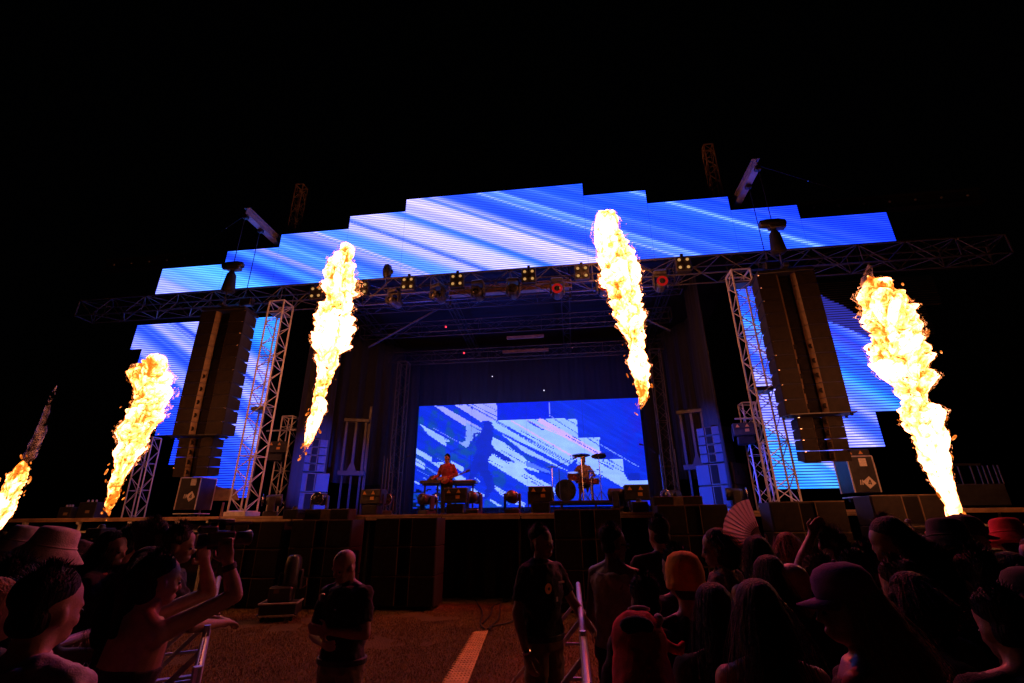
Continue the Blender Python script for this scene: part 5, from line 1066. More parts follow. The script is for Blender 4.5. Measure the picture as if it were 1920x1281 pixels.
# ---- left crowd
LG = 'left crowd at the barrier'
t, AR, kk = person('woman filming with a video camera held high, bare back to us', P(311, 1041, 2.45), R(-24), .12, 0, -.05, R(-4), .178, .95, 'skin_light', ('dress', 'cloth_black'), ('long', 'cloth_black'), ('pony', 'hair_black'), None,
       (((-.05, .36, 1.36), (.02, .52, 1.62), (1, 0, 0)), ((.44, .24, 1.40), (.40, .34, 1.66), (-.4, .6, .6))), .0075, (.8, .9), LG, False, reach=((P(392, 1112, 2.72), P(384, 1058, 2.70), (1, 0, 0)), (P(440, 1117, 2.50), P(428, 1056, 2.52), (-.6, .5, .5))),
       extra=lambda t, bn, hd, AR: part('wristband', MB().lathe([(.033, -.016), (.038, -.01), (.038, .01), (.033, .016)], 16, frame(AR[1][2] - AR[1][1]), AR[1][2] - (AR[1][2] - AR[1][1]) * .12), 'rubber', t))
Mx = np.array(t.location); Ry = rotz(R(-24)); wl, wr = (Mx + Ry @ (q[2] * kk) for q in AR); mid = (wl + wr) / 2
cpos = P(408, 1010, 2.60); ct = thing('video_camera', 'black video camera held up by the woman at the barrier', 'camera', cpos, R(-35))
part('body', MB().box((-.02, .02, 0), (.12, .2, .11), ch=.015), 'plastic', ct); l_ = part('lens_barrel', MB().lathe([(.045, 0), (.05, .08), (.06, .12), (.05, .13)], 18, rotx(-math.pi / 2), (-.02, .12, 0)), 'plastic', ct, smooth=True); part('lens', MB().lathe([(.046, 0), (.03, .008)], 16, rotx(-math.pi / 2), (-.02, .246, 0)), 'lens_glass', l_)
part('viewfinder', MB().box((.07, -.1, .07), (.05, .14, .05), ch=.015), 'plastic', ct); part('top_handle', MB().path([(-.02, .1, .05), (-.02, .1, .13), (-.02, -.08, .13), (-.02, -.08, .05)], .014, 8), 'plastic', ct, smooth=True); part('flip_screen', MB().box((-.15, .02, -.04), (.12, .012, .09), rotz(.3), .006), 'lens_glass', ct); part('battery', MB().box((-.02, -.11, -.01), (.08, .06, .09), ch=.01), 'plastic', ct); ct.scale = (.72, .72, .72); part('microphone', MB().cap((.05, .02, .11), (.05, .2, .11), .014, .014), 'rubber', ct)
person('person in pale tie-dye shirt with dark hair, nearest at lower left', P(116, 1070, 1.65), R(6), .05, 0, .02, R(-10), .19, 1.05, 'skin_light', ('tee', 'cloth_tiedye'), ('long', 'cloth_denim'), ('short', 'hair_black'), None, (((-.25, .0, 1.13), (-.22, .12, .90), (1, 0, 0)), ((.25, -.02, 1.13), (.24, .14, .92), (-1, 0, 0))), .010, (.4, .4), LG)
person('blond person cut by the left edge beside the tie-dye shirt', P(4, 1088, 1.95), R(-35), .0, 0, .0, R(-20), .18, 1, 'skin_light', ('tee', 'cloth_brown'), ('long', 'cloth_black'), ('bob', 'hair_blond'), None, None, .013, (.4, .4), LG)
person('person in wide pale speckled bucket hat at left', P(112, 1000, 2.85), R(-35), .04, 0, .10, R(-20), .19, 1, 'skin_light', ('tee', 'cloth_black'), ('long', 'cloth_black'), ('short', 'hair_brown'), ('bucket', 'cloth_hat_pale'), (BARR(-1), BARR(1)), .014, (.4, .4), LG)
person('person in pale bucket hat behind the wide speckled hat', P(56, 996, 3.5), R(-30), .04, 0, .10, R(-5), .19, 1, 'skin_light', ('tee', 'cloth_charcoal'), ('long', 'cloth_black'), ('short', 'hair_brown'), ('bucket', 'cloth_hat_pale'), (BARR(-1), BARR(1)), .015, (.4, .4), LG)
person('person in dark printed hat right of the speckled bucket hat', P(160, 1022, 3.9), R(-30), .06, 0, .25, R(-10), .18, 1, 'skin_tan', ('tee', 'cloth_black'), ('long', 'cloth_black'), ('short', 'hair_black'), ('bucket', 'cloth_hat_print'), (BARR(-1), BARR(1)), .015, (.4, .4), LG)
person('curly haired person at the extreme left edge', P(4, 1012, 3.4), R(-45), .0, 0, .05, R(-20), .18, 1, 'skin_light', ('tee', 'cloth_brown'), ('long', 'cloth_black'), ('curly', 'hair_brown'), None, None, .015, (.4, .4), LG)
person('dark haired woman in profile with jacket on her shoulders', P(222, 998, 3.75), R(-68), .0, 0, .12, R(-14), .18, 1, 'skin_light', ('long', 'cloth_charcoal'), ('long', 'cloth_black'), ('long', 'hair_black'), None, (BARR(-1), BARR(1)), .011, (.4, .4), LG)
person('dark haired person with top bun beyond the woman in profile', P(300, 976, 3.75), R(-20), .02, 0, .05, 0, .185, 1, 'skin_light', ('tee', 'cloth_black'), ('long', 'cloth_black'), ('bun', 'hair_brown'), None, (BARR(-1), BARR(1)), .014, (.4, .4), LG)
person('short haired man leaning over the left barrier beside the video camera', P(350, 990, 3.75), R(-40), .12, 0, .05, R(-22), .195, 1.05, 'skin_light', ('tee', 'cloth_charcoal'), ('long', 'cloth_denim'), ('curly', 'hair_brown'), None, (((-.22, .18, 1.14), (-.06, .42, 1.13), (0, 0, -1)), ((.24, .2, 1.13), (.08, .44, 1.12), (0, 0, -1))), .010, (.5, .5), LG)
person('dark head just behind the filming woman', P(296, 1030, 2.95), R(-30), .03, 0, .1, R(-10), .18, 1, 'skin_tan', ('tee', 'cloth_black'), ('long', 'cloth_black'), ('long', 'hair_black'), None, None, .015, (.4, .4), LG)

# ---- right crowd
RG = 'right crowd behind the barrier'
person('man in beige sleeveless top and sunglasses beside the right barrier', P(1150, 987, 3.85), R(-38), .02, 0, .08, R(-22), .20, 1.05, 'skin_dark', ('tank', 'cloth_beige'), ('shorts', 'cloth_charcoal'), ('short', 'hair_black'), None, (((-.26, .02, 1.12), (-.2, .2, .95), (1, 0, 0)), ((.27, .0, 1.12), (.2, .2, .95), (-1, 0, 0))), .009, (.4, .4), RG, glasses=True)
person('man in black t-shirt seen from behind at the subwoofers', P(1230, 972, 4.15), R(10), .0, 0, .12, R(10), .215, 1.1, 'skin_light', ('tee', 'cloth_black'), ('long', 'cloth_black'), ('short', 'hair_black'), None, None, .013, (.4, .4), RG)
t, AR, kk = person('person in dark t-shirt with backpack leaning forward', P(1258, 1030, 3.0), R(8), .20, 0, .15, R(25), .205, 1.1, 'skin_tan', ('tee', 'cloth_charcoal'), ('long', 'cloth_black'), ('short', 'hair_black'), None, (((-.3, .0, 1.12), (-.26, .16, .94), (1, 0, 0)), ((.26, .04, 1.12), (.2, .2, 1.0), (-1, 0, 0))), .012, (.4, .4), RG)
L_ = np.array(t.location); bp = L_ + rotz(R(8)) @ (np.array([0, .02, 1.14]) * kk)
b = thing('backpack', 'dark backpack worn by the person leaning forward', 'backpack', bp, R(8)); c_ = MB().ell((0, -.2, .0), (.17, .12, .25), rotx(-.2), 14, 10).ell((0, -.27, -.08), (.13, .08, .14), rotx(-.2), 12, 8); grow('bag', c_, 'cloth_charcoal', b, .014, 3, .02)
for s in (-1, 1): part('strap', MB().path([(s * .1, -.12, .2), (s * .115, -.02, .27), (s * .12, .1, .22), (s * .13, .12, .05), (s * .14, -.05, -.12)], .014, 6), 'cloth_black', b, smooth=True)
person('person in fuzzy mustard beanie', P(1279, 1050, 2.5), R(4), .04, 0, .12, R(-6), .185, 1, 'skin_light', ('tee', 'cloth_black'), ('long', 'cloth_black'), ('short', 'hair_brown'), ('beanie', 'cloth_mustard'), (PHONE(-1), PHONE(1)), .012, (.6, .6), RG)
person('person in red hood with pale patches, nearest beside the rail', P(1192, 1158, 1.8), R(-6), .08, 0, .25, R(5), .19, 1.05, 'skin_light', ('long', 'cloth_red'), ('long', 'cloth_black'), None, ('hood', 'cloth_red'), (((-.26, .0, 1.13), (-.24, .14, .94), (1, 0, 0)), ((.26, .0, 1.13), (.24, .14, .94), (-1, 0, 0))), .012, (.4, .4), RG)
person('long haired woman in profile wearing a floral kimono', P(1333, 995, 3.55), R(55), .06, 0, .12, R(22), .185, 1.05, 'skin_light', ('long', 'cloth_floral'), ('long', 'cloth_black'), ('bob', 'hair_brown'), None, (((-.24, .12, 1.15), (-.1, .32, 1.05), (1, 0, 0)), ((.24, .12, 1.15), (.1, .32, 1.05), (-1, 0, 0))), .010, (.5, .5), RG)
t, AR, kk = person('dark haired woman raising the pleated hand fan', P(1412, 1008, 3.25), R(5), .03, 0, .05, 0, .18, 1, 'skin_light', ('tank', 'cloth_black'), ('long', 'cloth_black'), ('long', 'hair_black'), None, (DOWN(-1), ((.30, .16, 1.42), (.16, .22, 1.66), (0, -1, 0))), .010, (.4, 1.2), RG)
hw = np.array(t.location) + rotz(R(5)) @ (AR[1][2] * kk) + np.array([0, 0, .075])
mat('fan_paper', (0.75, 0.62, 0.55), 0.6, 0, 0.2, 12, col2=(0.55, 0.44, 0.42)); _m = MATS['fan_paper']; _t = _m.node_tree; _p = _t.nodes['Principled BSDF']; _tl = _t.nodes.new('ShaderNodeBsdfTranslucent'); _tl.inputs['Color'].default_value = (0.9, 0.75, 0.65, 1); _ms = _t.nodes.new('ShaderNodeMixShader'); _ms.inputs[0].default_value = .55
_t.links.new(_p.outputs[0], _ms.inputs[1]); _t.links.new(_tl.outputs[0], _ms.inputs[2]); _t.links.new(_ms.outputs[0], _t.nodes['Material Output'].inputs['Surface'])
f = thing('hand_fan', 'open pleated hand fan held up in front of the subwoofers', 'hand fan', hw, R(0)); f.rotation_euler = (R(-8), R(-24), R(12))
for i in range(22):
    a0, a1 = R(72 + i * 8.2), R(72 + (i + 1) * 8.2); am = (a0 + a1) / 2
    V = [(math.cos(q) * r_, y_, math.sin(q) * r_) for q, y_ in ((a0, .0), (am, .012), (a1, .0)) for r_ in (.09, .29)]; V2 = [(x, y + .0015, z) for x, y, z in V]
    part('fan_pleat', MB().add(V + V2, [(0, 1, 3, 2), (2, 3, 5, 4), (8, 9, 7, 6), (10, 11, 9, 8), (1, 7, 9, 3), (3, 9, 11, 5)]), 'fan_paper', f)
    part('fan_rib', MB().beam((0, .004, 0), (math.cos(am) * .13, .006, math.sin(am) * .13), .008, .003), 'wood', f)
part('fan_pivot', MB().ell((0, 0, 0), .012, None, 8, 6), 'chrome', f)
person('ginger haired head behind the fan holder', P(1472, 1002, 3.7), R(-5), .02, 0, .1, R(-10), .18, 1, 'skin_light', ('tee', 'cloth_black'), ('long', 'cloth_black'), ('bob', 'hair_ginger'), None, None, .014, (.4, .4), RG)
person('woman with messy hair and one arm thrown up', P(1548, 1003, 3.4), R(15), .08, 0, .25, R(15), .18, 1, 'skin_light', ('tee', 'cloth_black'), ('long', 'cloth_black'), ('curly', 'hair_brown'), None, (((-.30, .05, 1.52), (-.12, .06, 1.74), (0, -1, 0)), DOWN(1)), .011, (.7, .4), RG)
person('person in dark check shirt in front of the raised arm', P(1590, 1036, 2.95), R(0), .10, 0, .35, R(-5), .185, 1, 'skin_tan', ('tee', 'cloth_check'), ('long', 'cloth_black'), ('short', 'hair_black'), None, None, .013, (.4, .4), RG)
person('bald headed person among the right crowd', P(1475, 1055, 2.65), R(15), .03, 0, .1, R(20), .19, 1.05, 'skin_light', ('tee', 'cloth_black'), ('long', 'cloth_black'), None, None, None, .011, (.4, .4), RG)
person('person in purple cap with pale brim, nearest in the right crowd', P(1565, 1068, 1.72), R(52), .03, 0, .10, R(25), .185, 1, 'skin_light', ('tank', 'cloth_black'), ('long', 'cloth_black'), ('long', 'hair_blond'), ('cap', 'cloth_purple'), None, .010, (.4, .4), RG)
person('long brown haired person left of the purple cap', P(1412, 1092, 1.85), R(0), .03, 0, .1, R(-5), .18, 1, 'skin_light', ('tank', 'cloth_black'), ('long', 'cloth_black'), ('long', 'hair_brown'), None, None, .012, (.4, .4), RG)
person('dark haired woman looking down, right of the subwoofers', P(1642, 980, 2.8), R(70), .05, 0, .40, R(20), .185, 1, 'skin_tan', ('tee', 'cloth_black'), ('long', 'cloth_black'), ('long', 'hair_black'), None, (PHONE(-1), PHONE(1)), .011, (.6, .6), RG)
person('bare shouldered man behind the woman looking down', P(1655, 972, 3.5), R(-10), .02, 0, .05, R(-10), .205, 1.1, 'skin_light', ('tank', 'cloth_black'), ('long', 'cloth_black'), ('short', 'hair_brown'), None, None, .012, (.4, .4), RG)
person('person in plain dark bucket hat below the widest flame', P(1772, 985, 2.85), R(-25), .03, 0, .1, R(-10), .205, 1.1, 'skin_light', ('tee', 'cloth_green'), ('long', 'cloth_black'), ('short', 'hair_black'), ('bucket', 'cloth_black'), None, .013, (.4, .4), RG)
person('person in dark cap with lit brim below the widest flame', P(1806, 972, 3.2), R(-75), .03, 0, .05, R(-15), .20, 1.05, 'skin_light', ('tee', 'cloth_black'), ('long', 'cloth_black'), ('short', 'hair_brown'), ('cap', 'cloth_hat_print'), None, .013, (.4, .4), RG)
person('person in red bucket hat at the far right', P(1884, 982, 3.55), R(-20), .03, 0, .1, R(-5), .20, 1.05, 'skin_light', ('tee', 'cloth_black'), ('long', 'cloth_black'), ('short', 'hair_black'), ('bucket', 'cloth_red'), None, .014, (.4, .4), RG)
person('pale faced person cut by the right edge', P(1932, 1010, 3.0), R(75), .0, 0, .1, R(20), .185, 1, 'skin_light', ('tee', 'cloth_black'), ('long', 'cloth_black'), ('short', 'hair_brown'), None, None, .013, (.4, .4), RG)
person('dark figure in cap bowing low at lower right', P(1716, 1106, 2.15), R(-60), .10, 0, .35, R(-10), .195, 1.05, 'skin_tan', ('tee', 'cloth_black'), ('long', 'cloth_black'), ('curly', 'hair_black'), ('cap', 'cloth_green'), None, .013, (.4, .4), RG)
person('broad dark figure filling the lower right corner', P(1850, 1108, 1.75), R(-5), .06, 0, .2, 0, .21, 1.15, 'skin_tan', ('tee', 'cloth_black'), ('long', 'cloth_black'), ('short', 'hair_black'), None, None, .013, (.4, .4), RG)
t, AR, kk = person('person wearing a flower crown behind the dark bucket hat', P(1714, 1006, 3.2), R(0), .02, 0, .1, 0, .18, 1, 'skin_light', ('tee', 'cloth_pink'), ('long', 'cloth_black'), ('bob', 'hair_brown'), None, None, .014, (.4, .4), RG, False,
   lambda t, bn, hd, AR: [part('crown_flower', MB().ell((.075 * math.cos(q), -.01 + .09 * math.sin(q), 1.735 + .03 * (i % 2)), (.022, .022, .016), None, 8, 6).xf(hd), 'cloth_pink' if i % 2 else 'cloth_white', t, smooth=True) for i, q in enumerate(np.linspace(0, 5.6, 8))] + [part('crown_stem', MB().path([(0, -.01, 1.74), (.01, -.01, 1.80), (.0, 0, 1.84)], .006, 6).ell((0, 0, 1.85), (.02, .02, .014), None, 8, 6).xf(hd), 'cloth_white', t)])

# ---- more of the right and left crowd, packed between the others
for lab, px, py, dep, yaw, hp, hy, skin, shirt, hair, hat in (
    ('long haired head directly left of the bald one', 1432, 1046, 2.75, 5, .12, 12, 'skin_light', 'cloth_black', ('long', 'hair_brown'), None),
    ('curly head just right of the bald one', 1528, 1046, 2.9, 0, .1, 5, 'skin_tan', 'cloth_black', ('curly', 'hair_brown'), None),
    ('dark head between the check shirt and the woman looking down', 1618, 1018, 3.3, -5, .1, 10, 'skin_tan', 'cloth_charcoal', ('short', 'hair_black'), None),
    ('head with tied back hair below the woman looking down', 1668, 1052, 2.5, 5, .15, 0, 'skin_light', 'cloth_black', ('bun', 'hair_brown'), None),
    ('short haired head right of the flower crown', 1742, 1030, 2.7, 0, .1, 5, 'skin_tan', 'cloth_black', ('short', 'hair_brown'), None),
    ('dark head below the lit cap brim', 1822, 1040, 2.5, -10, .1, 0, 'skin_tan', 'cloth_black', ('curly', 'hair_black'), None),
    ('long haired onlooker below the red bucket hat', 1880, 1040, 2.6, 0, .1, -5, 'skin_light', 'cloth_charcoal', ('long', 'hair_black'), None),
    ('dark capped head at the right edge below the pale face', 1912, 1072, 2.2, 0, .1, 0, 'skin_tan', 'cloth_black', ('short', 'hair_black'), ('cap_back', 'cloth_charcoal')),
    ('dark head in front of the flower crown', 1690, 1078, 2.2, 10, .15, 0, 'skin_tan', 'cloth_black', ('bob', 'hair_black'), None),
    ('dark head behind the red hood beside the backpack', 1206, 1082, 2.45, -4, .15, 0, 'skin_tan', 'cloth_black', ('short', 'hair_black'), None),
    ('long haired head between the red hood and the mustard beanie', 1330, 1098, 2.1, 4, .12, 0, 'skin_light', 'cloth_black', ('long', 'hair_black'), None),
    ('dark haired onlooker under the wide bucket hat', 45, 1056, 2.4, -10, .1, -5, 'skin_tan', 'cloth_black', ('curly', 'hair_black'), None),
    ('small dark head beyond the top bun', 262, 990, 3.9, -10, .1, 0, 'skin_light', 'cloth_black', ('short', 'hair_black'), None)):
    person(lab, P(px, py, dep), R(yaw), .04, 0, hp, R(hy), .182, 1, skin, ('tee', shirt), ('long', 'cloth_black'), hair, hat, None, .016, (.4, .4), LG if px < 600 else RG)

# ---- the band
gtp = at(838, 853, GY); gp = person('guitarist in red-lit plaid shirt between two keyboards', gtp, R(172), .05, 0, .18, R(-8), .20, 1.0, 'skin_light', ('long', 'cloth_plaid_red_lit'), ('long', 'cloth_black'), ('short', 'hair_black'), None, (((-.30, .0, 1.16), (-.08, .22, 1.02), (0, -1, .3)), ((.28, .02, 1.14), (.30, .26, 1.08), (0, -1, 0))), .013, (.6, .6), None, False, None, None, DECK)
g = thing('guitar', 'dark electric guitar slung on the guitarist', 'guitar', np.array(gp[0].location) + np.array([-.02, -.22, 1.02]), R(172))
bd = MB().ell((0, 0, 0), (.16, .025, .12), None, 16, 8).ell((.12, 0, .02), (.12, .024, .09), None, 14, 8); grow('body', bd, 'drum_shell', g, .012, 2); part('neck', MB().beam((-.12, 0, .0), (-.68, -.02, .22), .045, .025, .006), 'wood', g); part('headstock', MB().box((-.74, -.02, .245), (.14, .02, .07), roty(.36), .01), 'plastic', g); part('pickguard', MB().box((0, -.03, 0), (.16, .006, .07), ch=.002), 'sticker_white', g)
for i in range(4): part('string', MB().tube((.12, -.035, .03 - .012 * i), (-.7, -.04, .245 - .008 * i), .0012, n=4), 'chrome', g)
dtp = at(1093, 857, DY + .4); person('drummer seated behind the drum kit in pale plaid shirt', dtp, R(185), .08, 0, .12, 0, .20, 1.0, 'skin_light', ('tee', 'cloth_plaid_pale'), ('shorts', 'cloth_beige'), ('short', 'hair_black'), None, (((-.34, .10, 1.16), (-.24, .34, 1.12), (0, 0, -1)), ((.34, .10, 1.18), (.22, .34, 1.16), (0, 0, -1))), .013, (.9, .9), None, True, lambda t, bn, hd, AR: [part('drumstick', MB().cap(AR[i][2] + np.array([0, .02, -.34]), AR[i][2] + np.array([.1 * (1 if i == 0 else -1), .32, -.26]), .008, .006, 6), 'wood', t) for i in range(2)], None, RZ)

# finish every grown surface in one go
dg = bpy.context.evaluated_depsgraph_get()
for o in JOBS:
    me = bpy.data.meshes.new_from_object(o.evaluated_get(dg), depsgraph=dg); nm = o.data.name; o.modifiers.clear(); old = o.data; o.data = me; bpy.data.meshes.remove(old); me.name = nm
    me.polygons.foreach_set('use_smooth', np.ones(len(me.polygons), bool))
# ================================================================== flame jets
FLAME_GAIN = 1.0
def flame_material(name, cut, gain):
    m = bpy.data.materials.new(name); m.use_nodes = True; nt = m.node_tree; N = nt.nodes; N.clear(); L = nt.links.new
    o = N.new('ShaderNodeOutputMaterial'); e = N.new('ShaderNodeEmission'); tr = N.new('ShaderNodeBsdfTransparent'); mx = N.new('ShaderNodeMixShader')
    at_ = N.new('ShaderNodeAttribute'); at_.attribute_name = 'burn'; th = N.new('ShaderNodeAttribute'); th.attribute_name = 'thin'
    tc = N.new('ShaderNodeTexCoord'); no = N.new('ShaderNodeTexNoise'); no.inputs['Scale'].default_value = 4.2; no.inputs['Detail'].default_value = 8; no.inputs['Roughness'].default_value = 0.66; no.inputs['Distortion'].default_value = 1.6
    L(tc.outputs['Object'], no.inputs['Vector'])
    ad = N.new('ShaderNodeMath'); ad.operation = 'MULTIPLY_ADD'; ad.inputs[1].default_value = 1.9; L(no.outputs['Fac'], ad.inputs[0])
    sb = N.new('ShaderNodeMath'); sb.operation = 'SUBTRACT'; sb.inputs[1].default_value = 0.95; L(at_.outputs['Fac'], sb.inputs[0]); L(sb.outputs[0], ad.inputs[2])
    cr = N.new('ShaderNodeValToRGB'); el = cr.color_ramp.elements
    stops = [(0.0, (0.03, 0.006, 0.001)), (0.22, (0.10, 0.018, 0.001)), (0.38, (0.13, 0.022, 0.0015)), (0.52, (0.26, 0.062, 0.008)), (0.68, (0.52, 0.135, 0.032)), (0.84, (0.85, 0.24, 0.085)), (1.0, (1.0, 0.29, 0.12))]
    el[0].position = 0.0; el[0].color = (*stops[0][1], 1); el[1].position = 1.0; el[1].color = (*stops[-1][1], 1)
    for p, c in stops[1:-1]: el.new(p).color = (*c, 1)
    L(ad.outputs[0], cr.inputs['Fac']); L(cr.outputs['Color'], e.inputs['Color']); e.inputs['Strength'].default_value = gain
    n2 = N.new('ShaderNodeTexNoise'); n2.inputs['Scale'].default_value = 9.0; n2.inputs['Detail'].default_value = 8; n2.inputs['Roughness'].default_value = 0.75; n2.inputs['Distortion'].default_value = 2.2; L(tc.outputs['Object'], n2.inputs['Vector'])
    gt = N.new('ShaderNodeMath'); gt.operation = 'GREATER_THAN'; L(th.outputs['Fac'], gt.inputs[1]); L(n2.outputs['Fac'], gt.inputs[0])
    L(gt.outputs[0], mx.inputs['Fac']); L(tr.outputs[0], mx.inputs[1]); L(e.outputs[0], mx.inputs[2]); L(mx.outputs[0], o.inputs['Surface'])
    MATS[name] = m; return m
flame_material('flame_core', 0, 14.0 * FLAME_GAIN); flame_material('flame_lace', 1, 5.0 * FLAME_GAIN)

def flame_mesh(name, P, rad, seed, grow, lump, thin_fn, heat_bias, m, nu=112, step=0.026):
    P = np.asarray(P, float); rad = np.asarray(rad, float); sl = np.r_[0, np.cumsum(np.linalg.norm(np.diff(P, axis=0), axis=1))]; L = sl[-1]; nv = max(12, int(L / step))
    v = np.linspace(0, 1, nv); C = np.stack([np.interp(v * L, sl, P[:, k]) for k in range(3)], 1); rr = np.interp(v * L, sl, rad) * grow * (0.82 + 0.18 * smooth01((v - .1) / .45))
    wob = (fbm(np.stack([v * L * 1.7, 0 * v, 0 * v + seed], -1), 3, seed) - .5)[:, None] * np.array([0.5, .8, 0]) * rr[:, None] * 0.8
    C = C + wob; a = np.arange(nu) * 2 * math.pi / nu; dirs = np.stack([np.cos(a), np.sin(a), 0 * a], 1)
    end = np.sqrt(np.clip(np.minimum(v * L, (1 - v) * L) / 0.14, 0.004, 1)); rr = rr * end
    B = C[:, None, :] + dirs[None] * rr[:, None, None]; q = B.reshape(-1, 3) * np.array([1, 1, 0.8]) + seed * 7.3
    wp = np.stack([vnoise(q * 1.4, seed + 1), vnoise(q * 1.4, seed + 2), vnoise(q * 1.4, seed + 3)], -1) - .5; q2 = q + wp * 0.55
    b1 = np.abs(2 * vnoise(q2 * 2.6, seed + 4) - 1); b2 = np.abs(2 * vnoise(q2 * 5.6, seed + 5) - 1); hs = 40 if m == 'flame_lace' else 0; b3 = np.abs(2 * vnoise(q2 * 12, seed + 6 + hs) - 1); b4 = np.abs(2 * vnoise(q2 * 25, seed + 7 + hs) - 1)
    lo = 2 * vnoise(q * 1.1, seed + 8) - 1
    rrep = np.repeat(rr, nu); dsp = rrep * (0.30 * lo + lump * (0.55 * (b1 - .35) + 0.36 * (b2 - .35) + 0.24 * (b3 - .35))) + 0.028 * np.minimum(rrep / .25, 1) * (b4 - .3)
    dsp = np.maximum(dsp, -0.62 * rrep); up = 0.35 * dsp
    V = B.reshape(-1, 3) + np.repeat(dirs[None], nv, 0).reshape(-1, 3) * dsp[:, None]; V[:, 2] += up
    F = np.array([(i * nu + j, i * nu + (j + 1) % nu, (i + 1) * nu + (j + 1) % nu, (i + 1) * nu + j) for i in range(nv - 1) for j in range(nu)])
    me = bpy.data.meshes.new(name); me.from_pydata(V.tolist(), [], F.tolist() + [tuple(range(nu - 1, -1, -1)), tuple((nv - 1) * nu + j for j in range(nu))])
    vv = np.repeat(v, nu); heat = heat_bias(vv) + 0.50 * (b2 - .3) + 0.35 * (b3 - .3) + 0.55 * (b1 - .3) + 0.15 * lo
    for nm, val in (('burn', heat), ('thin', thin_fn(vv, lo))):
        A = me.attributes.new(nm, 'FLOAT', 'POINT'); A.data.foreach_set('value', val.astype(np.float32))
    me.polygons.foreach_set('use_smooth', np.ones(len(me.polygons), bool)); me.materials.append(MATS[m]); return me

def flame(label, prof, Y, seed, tail, soot=0.0):
    P = np.array([at(x, y, Y) for x, y, w in prof]); rad = np.array([w * ((p - EYE) @ FW) / _f for p, (x, y, w) in zip(P, prof)])
    base = P[-1].copy(); t = thing('flame', label, 'flame', base, group='flame jets')
    P = P - base; o = np.argsort(P[:, 2]); P, rad = P[o], rad[o]
    hb = lambda v: 0.79 - 0.42 * np.clip((v - 0.72) / 0.28, 0, 1) * soot - 0.22 * np.clip(1 - v / max(tail, 1e-3), 0, 1) * (tail > 0)
    th = lambda v, lo: np.where(v < tail, 0.64 - 0.50 * np.clip(v / max(tail, 1e-3), 0, 1) ** .8, 0.12) + 0.0 * lo
    part('flame_body', flame_mesh('flame_body', P, rad, seed, 0.86, 1.15, th, hb, 'flame_core'), None, t)
    part('flame_fringe', flame_mesh('flame_fringe', P, rad, seed, 0.95, 1.4, lambda v, lo: 0.585 + 0.03 * lo, lambda v: 0.50 + 0 * v, 'flame_lace', 96, 0.032), None, t)
    fl = MB(); r2 = random.Random(seed)                      # torn-off flecks
    for i in range(46):
        k = r2.random(); s = r2.random() ** 1.5 if tail > 0 else r2.random(); j = np.interp(s * (len(P) - 1), range(len(P)), P[:, 0]); zz = np.interp(s * (len(P) - 1), range(len(P)), P[:, 2]); yy = np.interp(s * (len(P) - 1), range(len(P)), P[:, 1]); w = np.interp(s * (len(P) - 1), range(len(P)), rad)
        a = r2.uniform(0, 6.28); d = w * r2.uniform(0.95, 1.3); sz = r2.uniform(0.010, 0.035)
        fl.ell((j + math.cos(a) * d, yy + math.sin(a) * d * .8, zz + r2.uniform(-.1, .1)), (sz * r2.uniform(.5, 1), sz * .6, sz * r2.uniform(.8, 2.2)), roty(r2.uniform(-.9, .9)), 6, 5)
    me = fl.mesh('flame_fleck', 'flame_lace', True)
    for nm, val in (('burn', 0.45), ('thin', 0.0)):
        A = me.attributes.new(nm, 'FLOAT', 'POINT'); A.data.foreach_set('value', np.full(len(me.vertices), val, np.float32))
    part('flame_fleck', me, None, t, kind='stuff'); return t
zz = lambda L, ox, oy, s: [(ox + a / s, oy + b / s, c / s) for a, b, c in L]
flame('tall flame jet left of the opening, rising in front of the top screen', zz([(258, 40, 16), (258, 60, 30), (255, 100, 45), (230, 150, 75), (220, 220, 96), (212, 300, 93), (205, 360, 88), (190, 420, 92), (170, 480, 100), (172, 550, 98), (168, 610, 90), (150, 680, 66), (150, 750, 58), (145, 810, 56), (120, 870, 43), (105, 940, 46), (88, 1000, 36), (75, 1060, 34), (55, 1120, 28), (35, 1170, 20), (12, 1225, 8)], 560, 440, 2.914), 10.2, 3, 0.30, 0.25)
flame('tallest flame jet right of the opening, rising in front of the top screen', [(1138, 394, 8), (1139, 405, 19), (1141, 425, 27), (1146, 450, 31), (1153, 480, 35), (1160, 510, 37), (1170, 550, 37), (1173, 580, 35), (1184, 610, 29), (1192, 640, 22), (1194, 670, 20), (1199, 700, 20), (1203, 725, 17), (1205, 750, 13), (1197, 772, 6)], 10.8, 17, 0.20, 0.35)
flame('bulky flame jet in front of the left side screen', zz([(430, 305, 18), (420, 325, 45), (415, 355, 72), (385, 420, 106), (370, 500, 104), (350, 580, 104), (332, 650, 112), (318, 720, 112), (290, 780, 98), (262, 850, 70), (235, 920, 62), (210, 980, 53), (195, 1040, 48), (182, 1100, 50), (158, 1160, 30), (150, 1212, 10)], 150, 560, 2.978), 9.0, 29, 0.16, 0.7)
flame('widest flame jet in front of the right side screen', zz([(68, 68, 10), (90, 90, 36), (112, 112, 56), (132, 160, 88), (168, 230, 112), (185, 300, 118), (218, 380, 136), (245, 440, 130), (270, 510, 122), (284, 560, 112), (284, 605, 84), (290, 660, 58), (316, 720, 88), (342, 780, 90), (360, 840, 84), (374, 890, 74), (392, 950, 64), (420, 1020, 54), (445, 1090, 45), (470, 1150, 42), (488, 1210, 48), (496, 1260, 40), (504, 1300, 26)], 1600, 490, 2.562), 8.8, 47, 0.0, 0.8)
flame('flame jet cut by the left edge of the picture', zz([(262, 20, 26), (262, 50, 66), (245, 120, 104), (185, 220, 142), (120, 330, 136), (90, 450, 120), (55, 560, 104), (0, 690, 64), (-40, 790, 46), (-70, 850, 30)], 0, 860, 6.0), 8.9, 71, 0.0, 0.8)
